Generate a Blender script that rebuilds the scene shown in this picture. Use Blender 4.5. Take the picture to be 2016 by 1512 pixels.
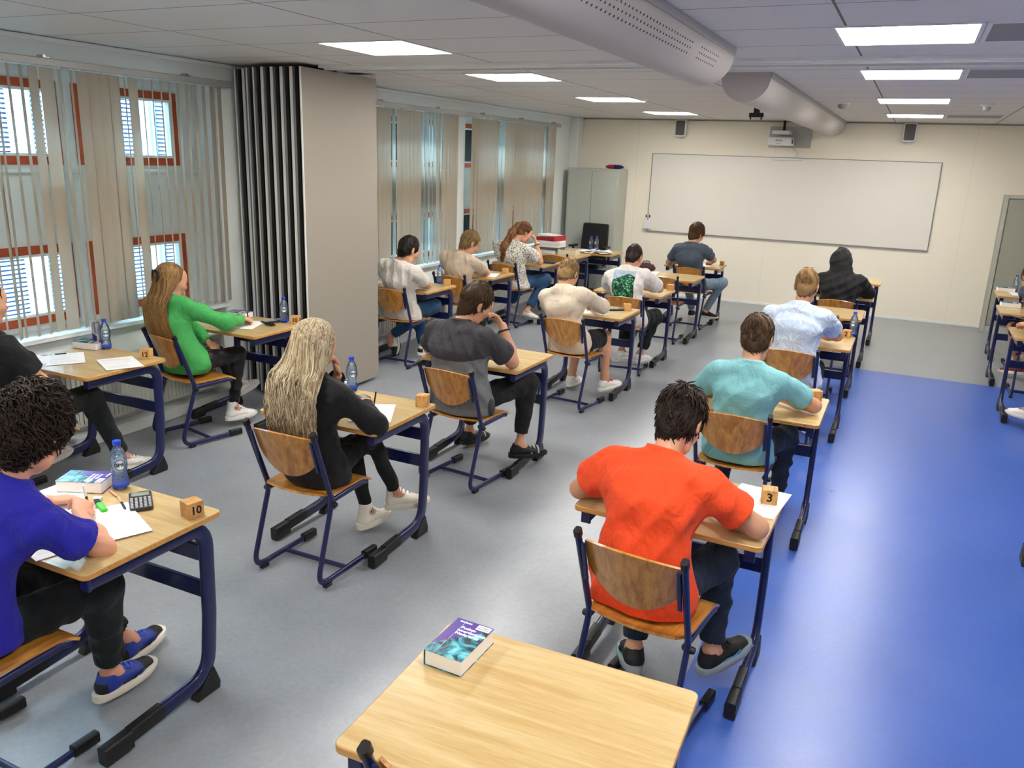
import bpy, math, random, time
import numpy as np
from mathutils import Vector, Matrix
T0 = time.time()
random.seed(7); RNG = np.random.default_rng(11)
for o in list(bpy.data.objects): bpy.data.objects.remove(o, do_unlink=True)
SC = bpy.context.scene
COL = SC.collection

# ------------------------------------------------------------------ camera
CAMH = 2.07
def cam_matrix():
    yaw, pitch, roll = (math.radians(a) for a in (25.255, -15.623, 2.0936))
    f = Vector((-math.sin(yaw)*math.cos(pitch), math.cos(yaw)*math.cos(pitch), math.sin(pitch)))
    r0 = Vector((math.cos(yaw), math.sin(yaw), 0)); u0 = r0.cross(f)
    r = math.cos(roll)*r0 + math.sin(roll)*u0; u = -math.sin(roll)*r0 + math.cos(roll)*u0
    m = Matrix.Identity(4)
    for i in range(3):
        m[i][0] = r[i]; m[i][1] = u[i]; m[i][2] = -f[i]
    m[2][3] = CAMH
    return m
cd = bpy.data.cameras.new('camera'); cam = bpy.data.objects.new('camera', cd); COL.objects.link(cam)
cd.sensor_width = 36; cd.lens = 36*1607.9/2016; cd.clip_start = .05; cd.clip_end = 200
cam.matrix_world = cam_matrix(); SC.camera = cam

# ------------------------------------------------------------------ world, sun, exposure
W = bpy.data.worlds.new('sky'); SC.world = W; W.use_nodes = True
bg = W.node_tree.nodes['Background']; bg.inputs[0].default_value = (.56, .80, 1, 1); bg.inputs[1].default_value = 24.0
sl = bpy.data.lights.new('sun', 'SUN'); sl.energy = 1.5; sl.angle = .02; sl.color = (1, .95, .86)
so = bpy.data.objects.new('sun', sl); COL.objects.link(so)
so.rotation_euler = Vector((-.75, .25, -.62)).to_track_quat('-Z', 'Y').to_euler()
SC.view_settings.view_transform = 'Standard'; SC.view_settings.look = 'None'
SC.view_settings.gamma = 1; SC.view_settings.use_curve_mapping = False
SC.view_settings.exposure = 1.42
LAMP = 13.8          # strength of the ceiling light panels
def portal(y0, y1, z0, z1, x=-5.5):
    l = bpy.data.lights.new('window_portal', 'AREA'); l.shape = 'RECTANGLE'; l.size = z1-z0; l.size_y = y1-y0
    l.cycles.is_portal = True
    o = bpy.data.objects.new('window_portal', l); COL.objects.link(o)
    o.location = (x, (y0+y1)/2, (z0+z1)/2); o.rotation_euler = (0, -math.pi/2, 0)
for a in ((.4, 5.1, .75, 2.55), (7., 8.95, .75, 2.55), (9.15, 11.95, .75, 2.55)): portal(*a)

# ------------------------------------------------------------------ materials
def lin(c):
    if isinstance(c, str): c = tuple(int(c[i:i+2], 16)/255 for i in (0, 2, 4))
    return tuple((x/12.92 if x <= .04045 else ((x+.055)/1.055)**2.4) for x in c)
_M = {}
def N(nt, t, **kw):
    n = nt.nodes.new(t)
    for k, v in kw.items():
        if k.startswith('i_'):
            n.inputs[k[2:].replace('_', ' ')].default_value = v
        else: setattr(n, k, v)
    return n
def mat(name, col, rough=.6, metal=0., spec=.5, bump=0., bscale=60., var=0., vscale=8., sheen=0., coat=0., trans=0., ior=1.45, emit=0.):
    if name in _M: return _M[name]
    m = bpy.data.materials.new(name); m.use_nodes = True; nt = m.node_tree
    b = nt.nodes['Principled BSDF']; c = lin(col)
    b.inputs['Base Color'].default_value = (*c, 1); b.inputs['Roughness'].default_value = rough
    b.inputs['Metallic'].default_value = metal; b.inputs['Specular IOR Level'].default_value = spec
    b.inputs['Coat Weight'].default_value = coat; b.inputs['Sheen Weight'].default_value = sheen
    b.inputs['Transmission Weight'].default_value = trans; b.inputs['IOR'].default_value = ior
    if emit: b.inputs['Emission Color'].default_value = (*c, 1); b.inputs['Emission Strength'].default_value = emit
    tc = N(nt, 'ShaderNodeTexCoord')
    if var:
        n = N(nt, 'ShaderNodeTexNoise', i_Scale=vscale, i_Detail=4.); nt.links.new(tc.outputs['Object'], n.inputs['Vector'])
        mx = N(nt, 'ShaderNodeMix', data_type='RGBA'); mx.inputs[6].default_value = (*[x*(1-var) for x in c], 1)
        mx.inputs[7].default_value = (*[min(1, x*(1+var)) for x in c], 1)
        nt.links.new(n.outputs['Fac'], mx.inputs[0]); nt.links.new(mx.outputs[2], b.inputs['Base Color'])
    if bump:
        n = N(nt, 'ShaderNodeTexNoise', i_Scale=bscale, i_Detail=3.); nt.links.new(tc.outputs['Object'], n.inputs['Vector'])
        bp = N(nt, 'ShaderNodeBump', i_Strength=bump, i_Distance=.01); nt.links.new(n.outputs['Fac'], bp.inputs['Height'])
        nt.links.new(bp.outputs['Normal'], b.inputs['Normal'])
    _M[name] = m; return m
def math_(nt, op, a, b=None, c=None):
    n = nt.nodes.new('ShaderNodeMath'); n.operation = op
    for i, v in enumerate((a, b, c)):
        if v is None: continue
        if hasattr(v, 'is_output'): nt.links.new(v, n.inputs[i])
        else: n.inputs[i].default_value = v
    return n.outputs[0]
def mixc(nt, f, a, b):
    n = nt.nodes.new('ShaderNodeMix'); n.data_type = 'RGBA'
    for i, v in ((0, f), (6, a), (7, b)):
        if hasattr(v, 'is_output'): nt.links.new(v, n.inputs[i])
        elif i == 0: n.inputs[0].default_value = v
        else: n.inputs[i].default_value = (*lin(v), 1)
    return n.outputs[2]
def wood(name, c1, c2, scale=(2, 30, 30), rough=.3, coat=.15, dist=2., fine=.25):
    if name in _M: return _M[name]
    m = bpy.data.materials.new(name); m.use_nodes = True; nt = m.node_tree; b = nt.nodes['Principled BSDF']
    tc = N(nt, 'ShaderNodeTexCoord'); mp = N(nt, 'ShaderNodeMapping'); mp.inputs['Scale'].default_value = scale
    oi = N(nt, 'ShaderNodeObjectInfo'); ad = N(nt, 'ShaderNodeVectorMath', operation='ADD')
    rv = N(nt, 'ShaderNodeVectorMath', operation='SCALE'); rv.inputs[0].default_value = (3.1, 5.7, 1.3)
    nt.links.new(oi.outputs['Random'], rv.inputs['Scale'])
    nt.links.new(tc.outputs['Object'], ad.inputs[0]); nt.links.new(rv.outputs[0], ad.inputs[1])
    nt.links.new(ad.outputs[0], mp.inputs['Vector'])
    n1 = N(nt, 'ShaderNodeTexNoise', i_Scale=1., i_Detail=4., i_Roughness=.55, i_Distortion=dist); nt.links.new(mp.outputs[0], n1.inputs['Vector'])
    n2 = N(nt, 'ShaderNodeTexNoise', i_Scale=7., i_Detail=2.); nt.links.new(mp.outputs[0], n2.inputs['Vector'])
    f = math_(nt, 'ADD', math_(nt, 'MULTIPLY', n1.outputs['Fac'], 1-fine), math_(nt, 'MULTIPLY', n2.outputs['Fac'], fine))
    mr = N(nt, 'ShaderNodeMapRange'); mr.inputs[1].default_value = .36; mr.inputs[2].default_value = .64
    nt.links.new(f, mr.inputs[0])
    nt.links.new(mixc(nt, mr.outputs[0], c1, c2), b.inputs['Base Color'])
    b.inputs['Roughness'].default_value = rough; b.inputs['Coat Weight'].default_value = coat; b.inputs['Coat Roughness'].default_value = .2
    _M[name] = m; return m

def floor_mat(name, col, col2, scratch=.25):
    m = bpy.data.materials.new(name); m.use_nodes = True; nt = m.node_tree; b = nt.nodes['Principled BSDF']
    tc = N(nt, 'ShaderNodeTexCoord')
    n1 = N(nt, 'ShaderNodeTexNoise', i_Scale=1.6, i_Detail=7., i_Roughness=.65); nt.links.new(tc.outputs['Object'], n1.inputs['Vector'])
    n2 = N(nt, 'ShaderNodeTexNoise', i_Scale=45., i_Detail=3.); nt.links.new(tc.outputs['Object'], n2.inputs['Vector'])
    f = math_(nt, 'ADD', math_(nt, 'MULTIPLY', n1.outputs['Fac'], .7), math_(nt, 'MULTIPLY', n2.outputs['Fac'], .3))
    mr = N(nt, 'ShaderNodeMapRange'); mr.inputs[1].default_value = .35; mr.inputs[2].default_value = .65; nt.links.new(f, mr.inputs[0])
    c = mixc(nt, mr.outputs[0], col, col2)
    # pale scuffs
    mp = N(nt, 'ShaderNodeMapping'); mp.inputs['Scale'].default_value = (9, 3, 1); mp.inputs['Rotation'].default_value = (0, 0, .5)
    nt.links.new(tc.outputs['Object'], mp.inputs['Vector'])
    n3 = N(nt, 'ShaderNodeTexNoise', i_Scale=4., i_Detail=9., i_Roughness=.8); nt.links.new(mp.outputs[0], n3.inputs['Vector'])
    s = N(nt, 'ShaderNodeMapRange'); s.inputs[1].default_value = .62; s.inputs[2].default_value = .75; s.inputs[4].default_value = scratch
    nt.links.new(n3.outputs['Fac'], s.inputs[0])
    c = mixc(nt, s.outputs[0], c, (.75, .78, .82))
    nt.links.new(c, b.inputs['Base Color'])
    r = N(nt, 'ShaderNodeMapRange'); r.inputs[3].default_value = .22; r.inputs[4].default_value = .40; nt.links.new(n1.outputs['Fac'], r.inputs[0])
    nt.links.new(r.outputs[0], b.inputs['Roughness'])
    bp = N(nt, 'ShaderNodeBump', i_Strength=.06, i_Distance=.01); nt.links.new(n2.outputs['Fac'], bp.inputs['Height']); nt.links.new(bp.outputs['Normal'], b.inputs['Normal'])
    b.inputs['Specular IOR Level'].default_value = .6
    _M[name] = m; return m
floor_mat('grey_linoleum', '81868e', '969a9f'); floor_mat('blue_linoleum', '3a5db2', '4669be', .12)

def ceiling_mat():
    m = bpy.data.materials.new('ceiling_tile'); m.use_nodes = True; nt = m.node_tree; b = nt.nodes['Principled BSDF']
    tc = N(nt, 'ShaderNodeTexCoord'); sp = N(nt, 'ShaderNodeSeparateXYZ'); nt.links.new(tc.outputs['Object'], sp.inputs[0])
    def line(v, off, per, w):
        t = math_(nt, 'WRAP', math_(nt, 'SUBTRACT', v, off), per/2, -per/2)
        return math_(nt, 'LESS_THAN', math_(nt, 'ABSOLUTE', t), w)
    l = math_(nt, 'MAXIMUM', line(sp.outputs[0], -4.0, 1.2, .006), line(sp.outputs[1], 3.09, .6, .0045))
    n = N(nt, 'ShaderNodeTexNoise', i_Scale=220., i_Detail=2.); nt.links.new(tc.outputs['Object'], n.inputs['Vector'])
    c = mixc(nt, n.outputs['Fac'], 'd3d0ce', 'dedbd8')
    nt.links.new(mixc(nt, l, c, '6e6c6b'), b.inputs['Base Color']); b.inputs['Roughness'].default_value = .85
    bp = N(nt, 'ShaderNodeBump', i_Strength=.5, i_Distance=.004); bp.invert = True
    nt.links.new(l, bp.inputs['Height']); nt.links.new(bp.outputs['Normal'], b.inputs['Normal'])
    _M['ceiling_tile'] = m
ceiling_mat()
def glass_pane():
    m = bpy.data.materials.new('window_glass'); m.use_nodes = True; nt = m.node_tree
    for n in list(nt.nodes):
        if n.type == 'BSDF_PRINCIPLED': nt.nodes.remove(n)
    out = [n for n in nt.nodes if n.type == 'OUTPUT_MATERIAL'][0]
    t = N(nt, 'ShaderNodeBsdfTransparent'); t.inputs[0].default_value = (.9, .96, .97, 1)
    g = N(nt, 'ShaderNodeBsdfGlossy'); g.inputs['Roughness'].default_value = .02
    mx = N(nt, 'ShaderNodeMixShader'); fr = N(nt, 'ShaderNodeFresnel', i_IOR=1.45)
    nt.links.new(fr.outputs[0], mx.inputs[0]); nt.links.new(t.outputs[0], mx.inputs[1]); nt.links.new(g.outputs[0], mx.inputs[2]); nt.links.new(mx.outputs[0], out.inputs[0])
    _M['window_glass'] = m
glass_pane()
def slat_mat():
    m = bpy.data.materials.new('blind_fabric'); m.use_nodes = True; nt = m.node_tree
    b = nt.nodes['Principled BSDF']; out = [n for n in nt.nodes if n.type == 'OUTPUT_MATERIAL'][0]
    b.inputs['Base Color'].default_value = (*lin('aa9f8d'), 1); b.inputs['Roughness'].default_value = .9
    t = N(nt, 'ShaderNodeBsdfTranslucent'); t.inputs[0].default_value = (*lin('f6f0e4'), 1)
    mx = N(nt, 'ShaderNodeMixShader'); mx.inputs[0].default_value = .26
    nt.links.new(b.outputs[0], mx.inputs[1]); nt.links.new(t.outputs[0], mx.inputs[2]); nt.links.new(mx.outputs[0], out.inputs[0])
    _M['blind_fabric'] = m
slat_mat()
def wall_mat(name, c1, c2):
    m = mat(name, c1, .75, bump=.05, bscale=250, var=.03, vscale=1.2); return m
wall_mat('cream_wall', 'efe8d8', '')
mat('side_wall', 'e2e6e4', .75, bump=.04, bscale=250)
mat('white_paint', 'eef0ee', .45); mat('orange_frame', 'c2532c', .4, var=.08, vscale=20); mat('rail_grey', 'a9a9a6', .4, metal=.3)
mat('navy_metal', '0f1749', .32, coat=.3); mat('black_rubber', '141414', .45); mat('steel', 'b9b9bc', .25, metal=1.)
mat('radiator_white', 'd9d9cf', .45); mat('panel_beige', '928a80', .6, bump=.05, bscale=300)
mat('alu', 'e4e5e3', .45); mat('seal_black', '0c0c0e', .5); mat('core_grey', '77787a', .5)
mat('cabinet_grey', 'b0b3a9', .4); mat('closet_grey', '9d9d90', .45); mat('whiteboard', 'e3dfd7', .18); mat('plastic_white', 'dfe0e2', .35)
mat('duct_grey', 'b4aeab', .45); mat('speaker_grey', '5b5a57', .6); mat('dark_plastic', '17181a', .4); mat('perf_grey', '8e8e8e', .7)
mat('black_fabric', '0b0c0e', .9, sheen=.3); mat('paper', 'f1f1f0', .8); mat('ink', '1a1a1c', .6); mat('faint_print', 'c6c6ca', .8); mat('cube_ink', '20140c', .7)
mat('red_card', 'a3202a', .45); mat('carton', 'd9cfb8', .8); mat('carton_inside', '9a7d4c', .85)
mat('blue_cap', '1c49c9', .3); mat('label_white', 'f2f5fa', .4); mat('label_blue', '1a2f86', .4)
mat('calc_body', '2a2b2e', .4); mat('calc_key', 'bfc2c4', .5); mat('calc_screen', '8d958a', .2)
mat('lime', '4fd53a', .35); mat('peach', 'e8a583', .4); mat('book_pages', 'f3efe8', .8); mat('purple', '4b2f88', .35); mat('eraser', 'e6e1d6', .7)
mat('can_silver', 'b8b8c0', .25, metal=.9); mat('can_blue', '14206e', .3, metal=.3)
mat('facade', '454f57', .8); mat('facade_slat', '4f5e69', .5); mat('facade_dark', '16304f', .8); mat('asphalt', 'c4c8c6', .9)
mat('bag_white', 'e8eaea', .5); mat('lamp_frame', 'dcdcdc', .5)
wood('beech_top', 'b8985e', 'cdb585', (2.2, 26, 26), .3, .3, .8); wood('beech_edge', 'b57f3a', 'd09b52', (3, 40, 40), .4, .1)
wood('chair_ply', '9a6020', 'cf9344', (34, 34, 2.2), .28, .5, .45); wood('seat_ply', '9a6020', 'cf9344', (34, 2.2, 34), .28, .5, .45)
wood('cube_pine', 'b07a3a', 'dcae6c', (60, 10, 10), .5, .1, .6)
def emis(name, col, s):
    m = bpy.data.materials.new(name); m.use_nodes = True; b = m.node_tree.nodes['Principled BSDF']
    b.inputs['Base Color'].default_value = (.8, .8, .8, 1); b.inputs['Emission Color'].default_value = (*col, 1); b.inputs['Emission Strength'].default_value = s
    _M[name] = m
emis('lamp_diffuser', (1, .965, .90), LAMP)
def bottle_mat():
    m = bpy.data.materials.new('pet_bottle'); m.use_nodes = True; nt = m.node_tree
    nt.nodes.remove(nt.nodes['Principled BSDF']); out = [n for n in nt.nodes if n.type == 'OUTPUT_MATERIAL'][0]
    t = N(nt, 'ShaderNodeBsdfTransparent'); t.inputs[0].default_value = (.72, .86, .98, 1)
    g = N(nt, 'ShaderNodeBsdfGlossy'); g.inputs['Roughness'].default_value = .06
    d = N(nt, 'ShaderNodeBsdfTranslucent'); d.inputs[0].default_value = (.72, .85, 1, 1)
    tc = N(nt, 'ShaderNodeTexCoord'); n = N(nt, 'ShaderNodeTexNoise', i_Scale=45., i_Distortion=1.); nt.links.new(tc.outputs['Object'], n.inputs['Vector'])
    bp = N(nt, 'ShaderNodeBump', i_Strength=.6, i_Distance=.01); nt.links.new(n.outputs['Fac'], bp.inputs['Height']); nt.links.new(bp.outputs['Normal'], g.inputs['Normal'])
    m1 = N(nt, 'ShaderNodeMixShader'); m1.inputs[0].default_value = .16; nt.links.new(t.outputs[0], m1.inputs[1]); nt.links.new(d.outputs[0], m1.inputs[2])
    fr = N(nt, 'ShaderNodeFresnel', i_IOR=1.5); nt.links.new(bp.outputs['Normal'], fr.inputs['Normal']); fa = math_(nt, 'MINIMUM', math_(nt, 'ADD', fr.outputs[0], .05), 1.)
    m2 = N(nt, 'ShaderNodeMixShader'); nt.links.new(fa, m2.inputs[0]); nt.links.new(m1.outputs[0], m2.inputs[1]); nt.links.new(g.outputs[0], m2.inputs[2]); nt.links.new(m2.outputs[0], out.inputs[0])
    _M['pet_bottle'] = m
bottle_mat()
def MT(n): return _M[n]

# ------------------------------------------------------------------ mesh helpers
class MB:
    def __init__(s): s.v = []; s.f = []; s.m = []; s.cur = 0
    def add(s, vs, fs):
        o = len(s.v); s.v += [tuple(p) for p in vs]; s.f += [tuple(i+o for i in f) for f in fs]; s.m += [s.cur]*len(fs)
        return s
    def box(s, x0, x1, y0, y1, z0, z1, M=None):
        vs = [Vector((x, y, z)) for x in (x0, x1) for y in (y0, y1) for z in (z0, z1)]
        if M is not None: vs = [M @ v for v in vs]
        return s.add(vs, [(0, 1, 3, 2), (4, 6, 7, 5), (0, 4, 5, 1), (2, 3, 7, 6), (0, 2, 6, 4), (1, 5, 7, 3)])
    def prism(s, poly, z0, z1, M=None):      # polygon in XY extruded in z
        n = len(poly); vs = [Vector((x, y, z0)) for x, y in poly]+[Vector((x, y, z1)) for x, y in poly]
        if M is not None: vs = [M @ v for v in vs]
        return s.add(vs, [tuple(range(n))[::-1], tuple(range(n, 2*n))]+[(i, (i+1) % n, n+(i+1) % n, n+i) for i in range(n)])
    def sweep(s, path, section, side=None, caps=True, radii=None):
        # path points; section list of (a,b): a along 'side', b along normal = side x tangent
        P = [Vector(p) for p in path]; n = len(section); vs = []
        if side is None:
            t = (P[1]-P[0]).normalized(); side = Vector((1, 0, 0)) if abs(t.x) < .9 else Vector((0, 1, 0)); side = (side-t*side.dot(t)).normalized(); par = True
        else: side = Vector(side).normalized(); par = False
        for i, p in enumerate(P):
            a = P[max(0, i-1)]; b = P[min(len(P)-1, i+1)]; t = (b-a).normalized()
            if par: side = (side-t*side.dot(t)).normalized()
            nn = side.cross(t).normalized(); k = 1 if radii is None else radii[i]
            # widen at mitres
            if 0 < i < len(P)-1:
                c = max(.5, (P[i]-a).normalized().dot(t)); kk = 1/c
            else: kk = 1
            for u, w in section: vs.append(p+side*(u*k)+nn*(w*k*kk))
        fs = [(i*n+j, i*n+(j+1) % n, (i+1)*n+(j+1) % n, (i+1)*n+j) for i in range(len(P)-1) for j in range(n)]
        if caps: fs += [tuple(range(n))[::-1], tuple(range((len(P)-1)*n, len(P)*n))]
        return s.add(vs, fs)
    def tube(s, path, r, seg=8, radii=None): return s.sweep(path, circ(r, r, seg), radii=radii)
    def lathe(s, prof, seg=24, M=None):
        vs = []; fs = []
        for r, z in prof:
            for k in range(seg):
                a = 2*math.pi*k/seg; vs.append(Vector((r*math.cos(a), r*math.sin(a), z)))
        if M is not None: vs = [M @ v for v in vs]
        for i in range(len(prof)-1):
            for k in range(seg): fs.append((i*seg+k, i*seg+(k+1) % seg, (i+1)*seg+(k+1) % seg, (i+1)*seg+k))
        fs += [tuple(range(seg))[::-1], tuple(range((len(prof)-1)*seg, len(prof)*seg))]
        return s.add(vs, fs)
    def sheet(s, g, th):                      # g[i][j] points; thickened along the local normal
        ni, nj = len(g), len(g[0]); P = [[Vector(p) for p in r] for r in g]; vs = []
        nr = []
        for i in range(ni):
            for j in range(nj):
                a = P[min(i+1, ni-1)][j]-P[max(i-1, 0)][j]; b = P[i][min(j+1, nj-1)]-P[i][max(j-1, 0)]
                nr.append(a.cross(b).normalized())
        for i in range(ni):
            for j in range(nj): vs.append(P[i][j]+nr[i*nj+j]*th/2)
        for i in range(ni):
            for j in range(nj): vs.append(P[i][j]-nr[i*nj+j]*th/2)
        o = ni*nj; fs = []
        for i in range(ni-1):
            for j in range(nj-1):
                a, b, c, d = i*nj+j, (i+1)*nj+j, (i+1)*nj+j+1, i*nj+j+1
                fs += [(a, b, c, d), (o+d, o+c, o+b, o+a)]
        ring = [j for j in range(nj)]+[i*nj+nj-1 for i in range(1, ni)]+[(ni-1)*nj+j for j in range(nj-2, -1, -1)]+[i*nj for i in range(ni-2, 0, -1)]
        for k in range(len(ring)):
            a, b = ring[k], ring[(k+1) % len(ring)]; fs.append((a, b, o+b, o+a))
        return s.add(vs, fs)
    def build(s, name, mats, parent=None, loc=None, bevel=0., seg=2, smooth=35, rot=None, tri=False):
        me = bpy.data.meshes.new(name); me.from_pydata(s.v, [], s.f); me.update()
        if not isinstance(mats, (list, tuple)): mats = [mats]
        for m in mats: me.materials.append(MT(m) if isinstance(m, str) else m)
        if len(mats) > 1: me.polygons.foreach_set('material_index', s.m)
        if smooth: me.shade_smooth(); me.set_sharp_from_angle(angle=math.radians(smooth))
        o = bpy.data.objects.new(name, me); COL.objects.link(o)
        if parent is not None: o.parent = parent
        if loc is not None: o.location = loc
        if rot is not None: o.rotation_euler = rot
        if bevel:
            b = o.modifiers.new('bevel', 'BEVEL'); b.width = bevel; b.segments = seg; b.limit_method = 'ANGLE'; b.angle_limit = math.radians(40); b.harden_normals = False
        return o
def circ(a, b, n): return [(a*math.cos(2*math.pi*i/n), b*math.sin(2*math.pi*i/n)) for i in range(n)]
def rrect(a, b, r, n=3):
    out = []
    for cx, cy, a0 in ((a-r, b-r, 0), (-(a-r), b-r, 90), (-(a-r), -(b-r), 180), (a-r, -(b-r), 270)):
        for k in range(n+1):
            t = math.radians(a0+90*k/n); out.append((cx+r*math.cos(t), cy+r*math.sin(t)))
    return out
def bend(pts, r, n=5):                        # round the corners of a polyline
    P = [Vector(p) for p in pts]; out = [P[0]]
    for i in range(1, len(P)-1):
        a = (P[i-1]-P[i]); b = (P[i+1]-P[i]); rr = min(r if not isinstance(r, (list, tuple)) else r[i-1], a.length*.48, b.length*.48)
        a.normalize(); b.normalize()
        for k in range(n+1):
            t = k/n; p = P[i]+a*rr*(1-t)**2+b*rr*t**2; out.append(p)
    out.append(P[-1]); return out
def tag(o, label=None, cat=None, group=None, kind=None):
    if label: o['label'] = label
    if cat: o['category'] = cat
    if group: o['group'] = group
    if kind: o['kind'] = kind
    return o
def thing(name, label, cat, loc=(0, 0, 0), rz=0, group=None):
    o = bpy.data.objects.new(name, None); o.empty_display_size = .1; COL.objects.link(o)
    o.location = loc; o.rotation_euler = (0, 0, rz); return tag(o, label, cat, group)
KIDS = {}
def copy_tree(o, parent=None):
    c = o.copy(); COL.objects.link(c)
    if parent is not None: c.parent = parent
    for ch in [x for x in bpy.data.objects if x.parent == o]: copy_tree(ch, c)
    return c
def place(proto, used, loc, rz, label, group=None):
    o = proto if not used[0] else copy_tree(proto); used[0] = True
    o.location = loc; o.rotation_euler = (0, 0, rz); o['label'] = label
    if group: o['group'] = group
    return o
def text_mb(mb, s, size, M, depth=.0006, bold=0., fit=None):
    cu = bpy.data.curves.new('txt', 'FONT'); cu.body = s; cu.size = size; cu.align_x = 'CENTER'; cu.align_y = 'CENTER'; cu.extrude = depth; cu.offset = bold; cu.resolution_u = 3
    ob = bpy.data.objects.new('txt', cu); COL.objects.link(ob); bpy.context.view_layer.update()
    dg = bpy.context.evaluated_depsgraph_get(); me = bpy.data.meshes.new_from_object(ob.evaluated_get(dg))
    vs = [v.co.copy() for v in me.vertices]
    fn = M if callable(M) else (lambda p: M @ p)
    mb.add([fn(v) for v in vs], [tuple(p.vertices) for p in me.polygons])
    bpy.data.objects.remove(ob); bpy.data.curves.remove(cu); bpy.data.meshes.remove(me)
def frame_M(o, x, y):                         # matrix from origin and two axes
    x = Vector(x).normalized(); z = x.cross(Vector(y)).normalized(); y = z.cross(x)
    m = Matrix.Identity(4)
    for i in range(3): m[i][0] = x[i]; m[i][1] = y[i]; m[i][2] = z[i]; m[i][3] = o[i]
    return m
# ------------------------------------------------------------------ room
XL, XR, YB, YF, ZC = -5.1, 2.3, -2.2, 12.85, 2.69
def struct(mb, name, mats, parent=None, **k):
    o = mb.build(name, mats, parent, **k)
    if parent is None: o['kind'] = 'structure'
    return o
b = MB(); bx, by = -.57, 9.27
b.box(XL-.4, bx, YB, YF+.1, -.1, 0).box(bx, XR, by, YF+.1, -.1, 0); b.cur = 1; b.box(bx, XR, YB, by, -.1, 0)
struct(b, 'floor', ['grey_linoleum', 'blue_linoleum'], smooth=0)
b = MB(); b.box(XL-.5, XR+.1, YB-.1, YF+.2, ZC, ZC+.25); struct(b, 'ceiling', 'ceiling_tile', smooth=0)
b = MB(); b.box(XL-.3, XR+.2, YF, YF+.15, 0, ZC); struct(b, 'wall_front', 'cream_wall', smooth=0)
b = MB(); b.box(XR, XR+.15, YB, YF, 0, ZC); struct(b, 'wall_right', 'cream_wall', smooth=0)
b = MB(); b.box(XL-.3, XR+.15, YB-.15, YB, 0, ZC); struct(b, 'wall_back', 'cream_wall', smooth=0)
# left wall with three window niches
NI = [(.4, 5.06), (7.0, 8.9), (9.2, 11.9)]; Z0, Z1 = .77, 2.52
b = MB(); ys = [YB]+[y for n in NI for y in n]+[YF]
for i in range(0, len(ys), 2): b.box(XL-.32, XL, ys[i], ys[i+1], 0, ZC)
for a, c in NI: b.box(XL-.32, XL, a, c, 0, Z0).box(XL-.32, XL, a, c, Z1, ZC)
struct(b, 'wall_left', 'side_wall', smooth=0)
WINS = [(.5, 2.1), (2.22, 3.88), (4.0, 4.89)], [(7.08, 8.82)], [(9.28, 10.5), (10.6, 11.82)]
WZ = ((.84, 1.37), (1.90, 2.44)); nwin = 0; XI = XL-.2
for (a, c), ws in zip(NI, WINS):
    b = MB()                                  # white infill panel around the window openings
    e = [a]+[y for w in ws for y in w]+[c]
    for i in range(0, len(e), 2): b.box(XI-.06, XI, e[i], e[i+1], Z0, Z1)
    for w in ws: b.box(XI-.06, XI, w[0], w[1], Z0, WZ[0][0]).box(XI-.06, XI, w[0], w[1], WZ[0][1], WZ[1][0]).box(XI-.06, XI, w[0], w[1], WZ[1][1], Z1)
    b.box(XI, XI+.06, a, c, WZ[1][0]-.05, WZ[1][0]-.025)
    struct(b, 'trim_%d' % (1+NI.index((a, c))), 'white_paint', smooth=0)
    b = MB(); b.box(XI, XL+.07, a-.03, c+.03, Z0-.0, Z0+.03)
    struct(b, 'window_sill' if False else 'trim_%d' % (4+NI.index((a, c))), 'white_paint', bevel=.004)
    for w in ws:
        for z in WZ:
            nwin += 1; f = MB(); t = .055
            f.box(XI-.05, XI+.02, w[0], w[1], z[0], z[0]+t).box(XI-.05, XI+.02, w[0], w[1], z[1]-t, z[1])
            f.box(XI-.05, XI+.02, w[0], w[0]+t, z[0]+t, z[1]-t).box(XI-.05, XI+.02, w[1]-t, w[1], z[0]+t, z[1]-t)
            wo = struct(f, 'window_%d' % nwin, 'orange_frame', bevel=.004)
            g = MB(); q = t; g.box(XI-.03, XI-.026, w[0]+t, w[1]-t, z[0]+t, z[1]-t); g.build('pane', 'window_glass', wo, smooth=0)
            g = MB(); y0, y1 = w[0]+t, w[1]-t; z0, z1 = z[0]+t, z[1]-t; s_ = .018
            g.box(XI-.035, XI+.015, y0, y1, z0, z0+s_).box(XI-.035, XI+.015, y0, y1, z1-s_, z1).box(XI-.035, XI+.015, y0, y0+s_, z0+s_, z1-s_).box(XI-.035, XI+.015, y1-s_, y1, z0+s_, z1-s_)
            g.build('glazing_bead', 'white_paint', wo, smooth=0)
# skirting and cornice profiles
b = MB(); b.box(-4.1, 1.05, YF-.012, YF, 0, .035); struct(b, 'baseboard_front', 'white_paint', bevel=.003)
b = MB(); b.box(XL, XL+.015, YB, YF, 0, .07); struct(b, 'baseboard_left', 'side_wall', bevel=.003)
b = MB(); b.box(XL, XL+.03, YB, YF, ZC-.03, ZC-.005); struct(b, 'trim_7', 'white_paint', smooth=0)
b = MB(); b.box(XL, XR, YF-.02, YF, ZC-.02, ZC-.003); struct(b, 'trim_8', 'closet_grey', smooth=0)
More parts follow.
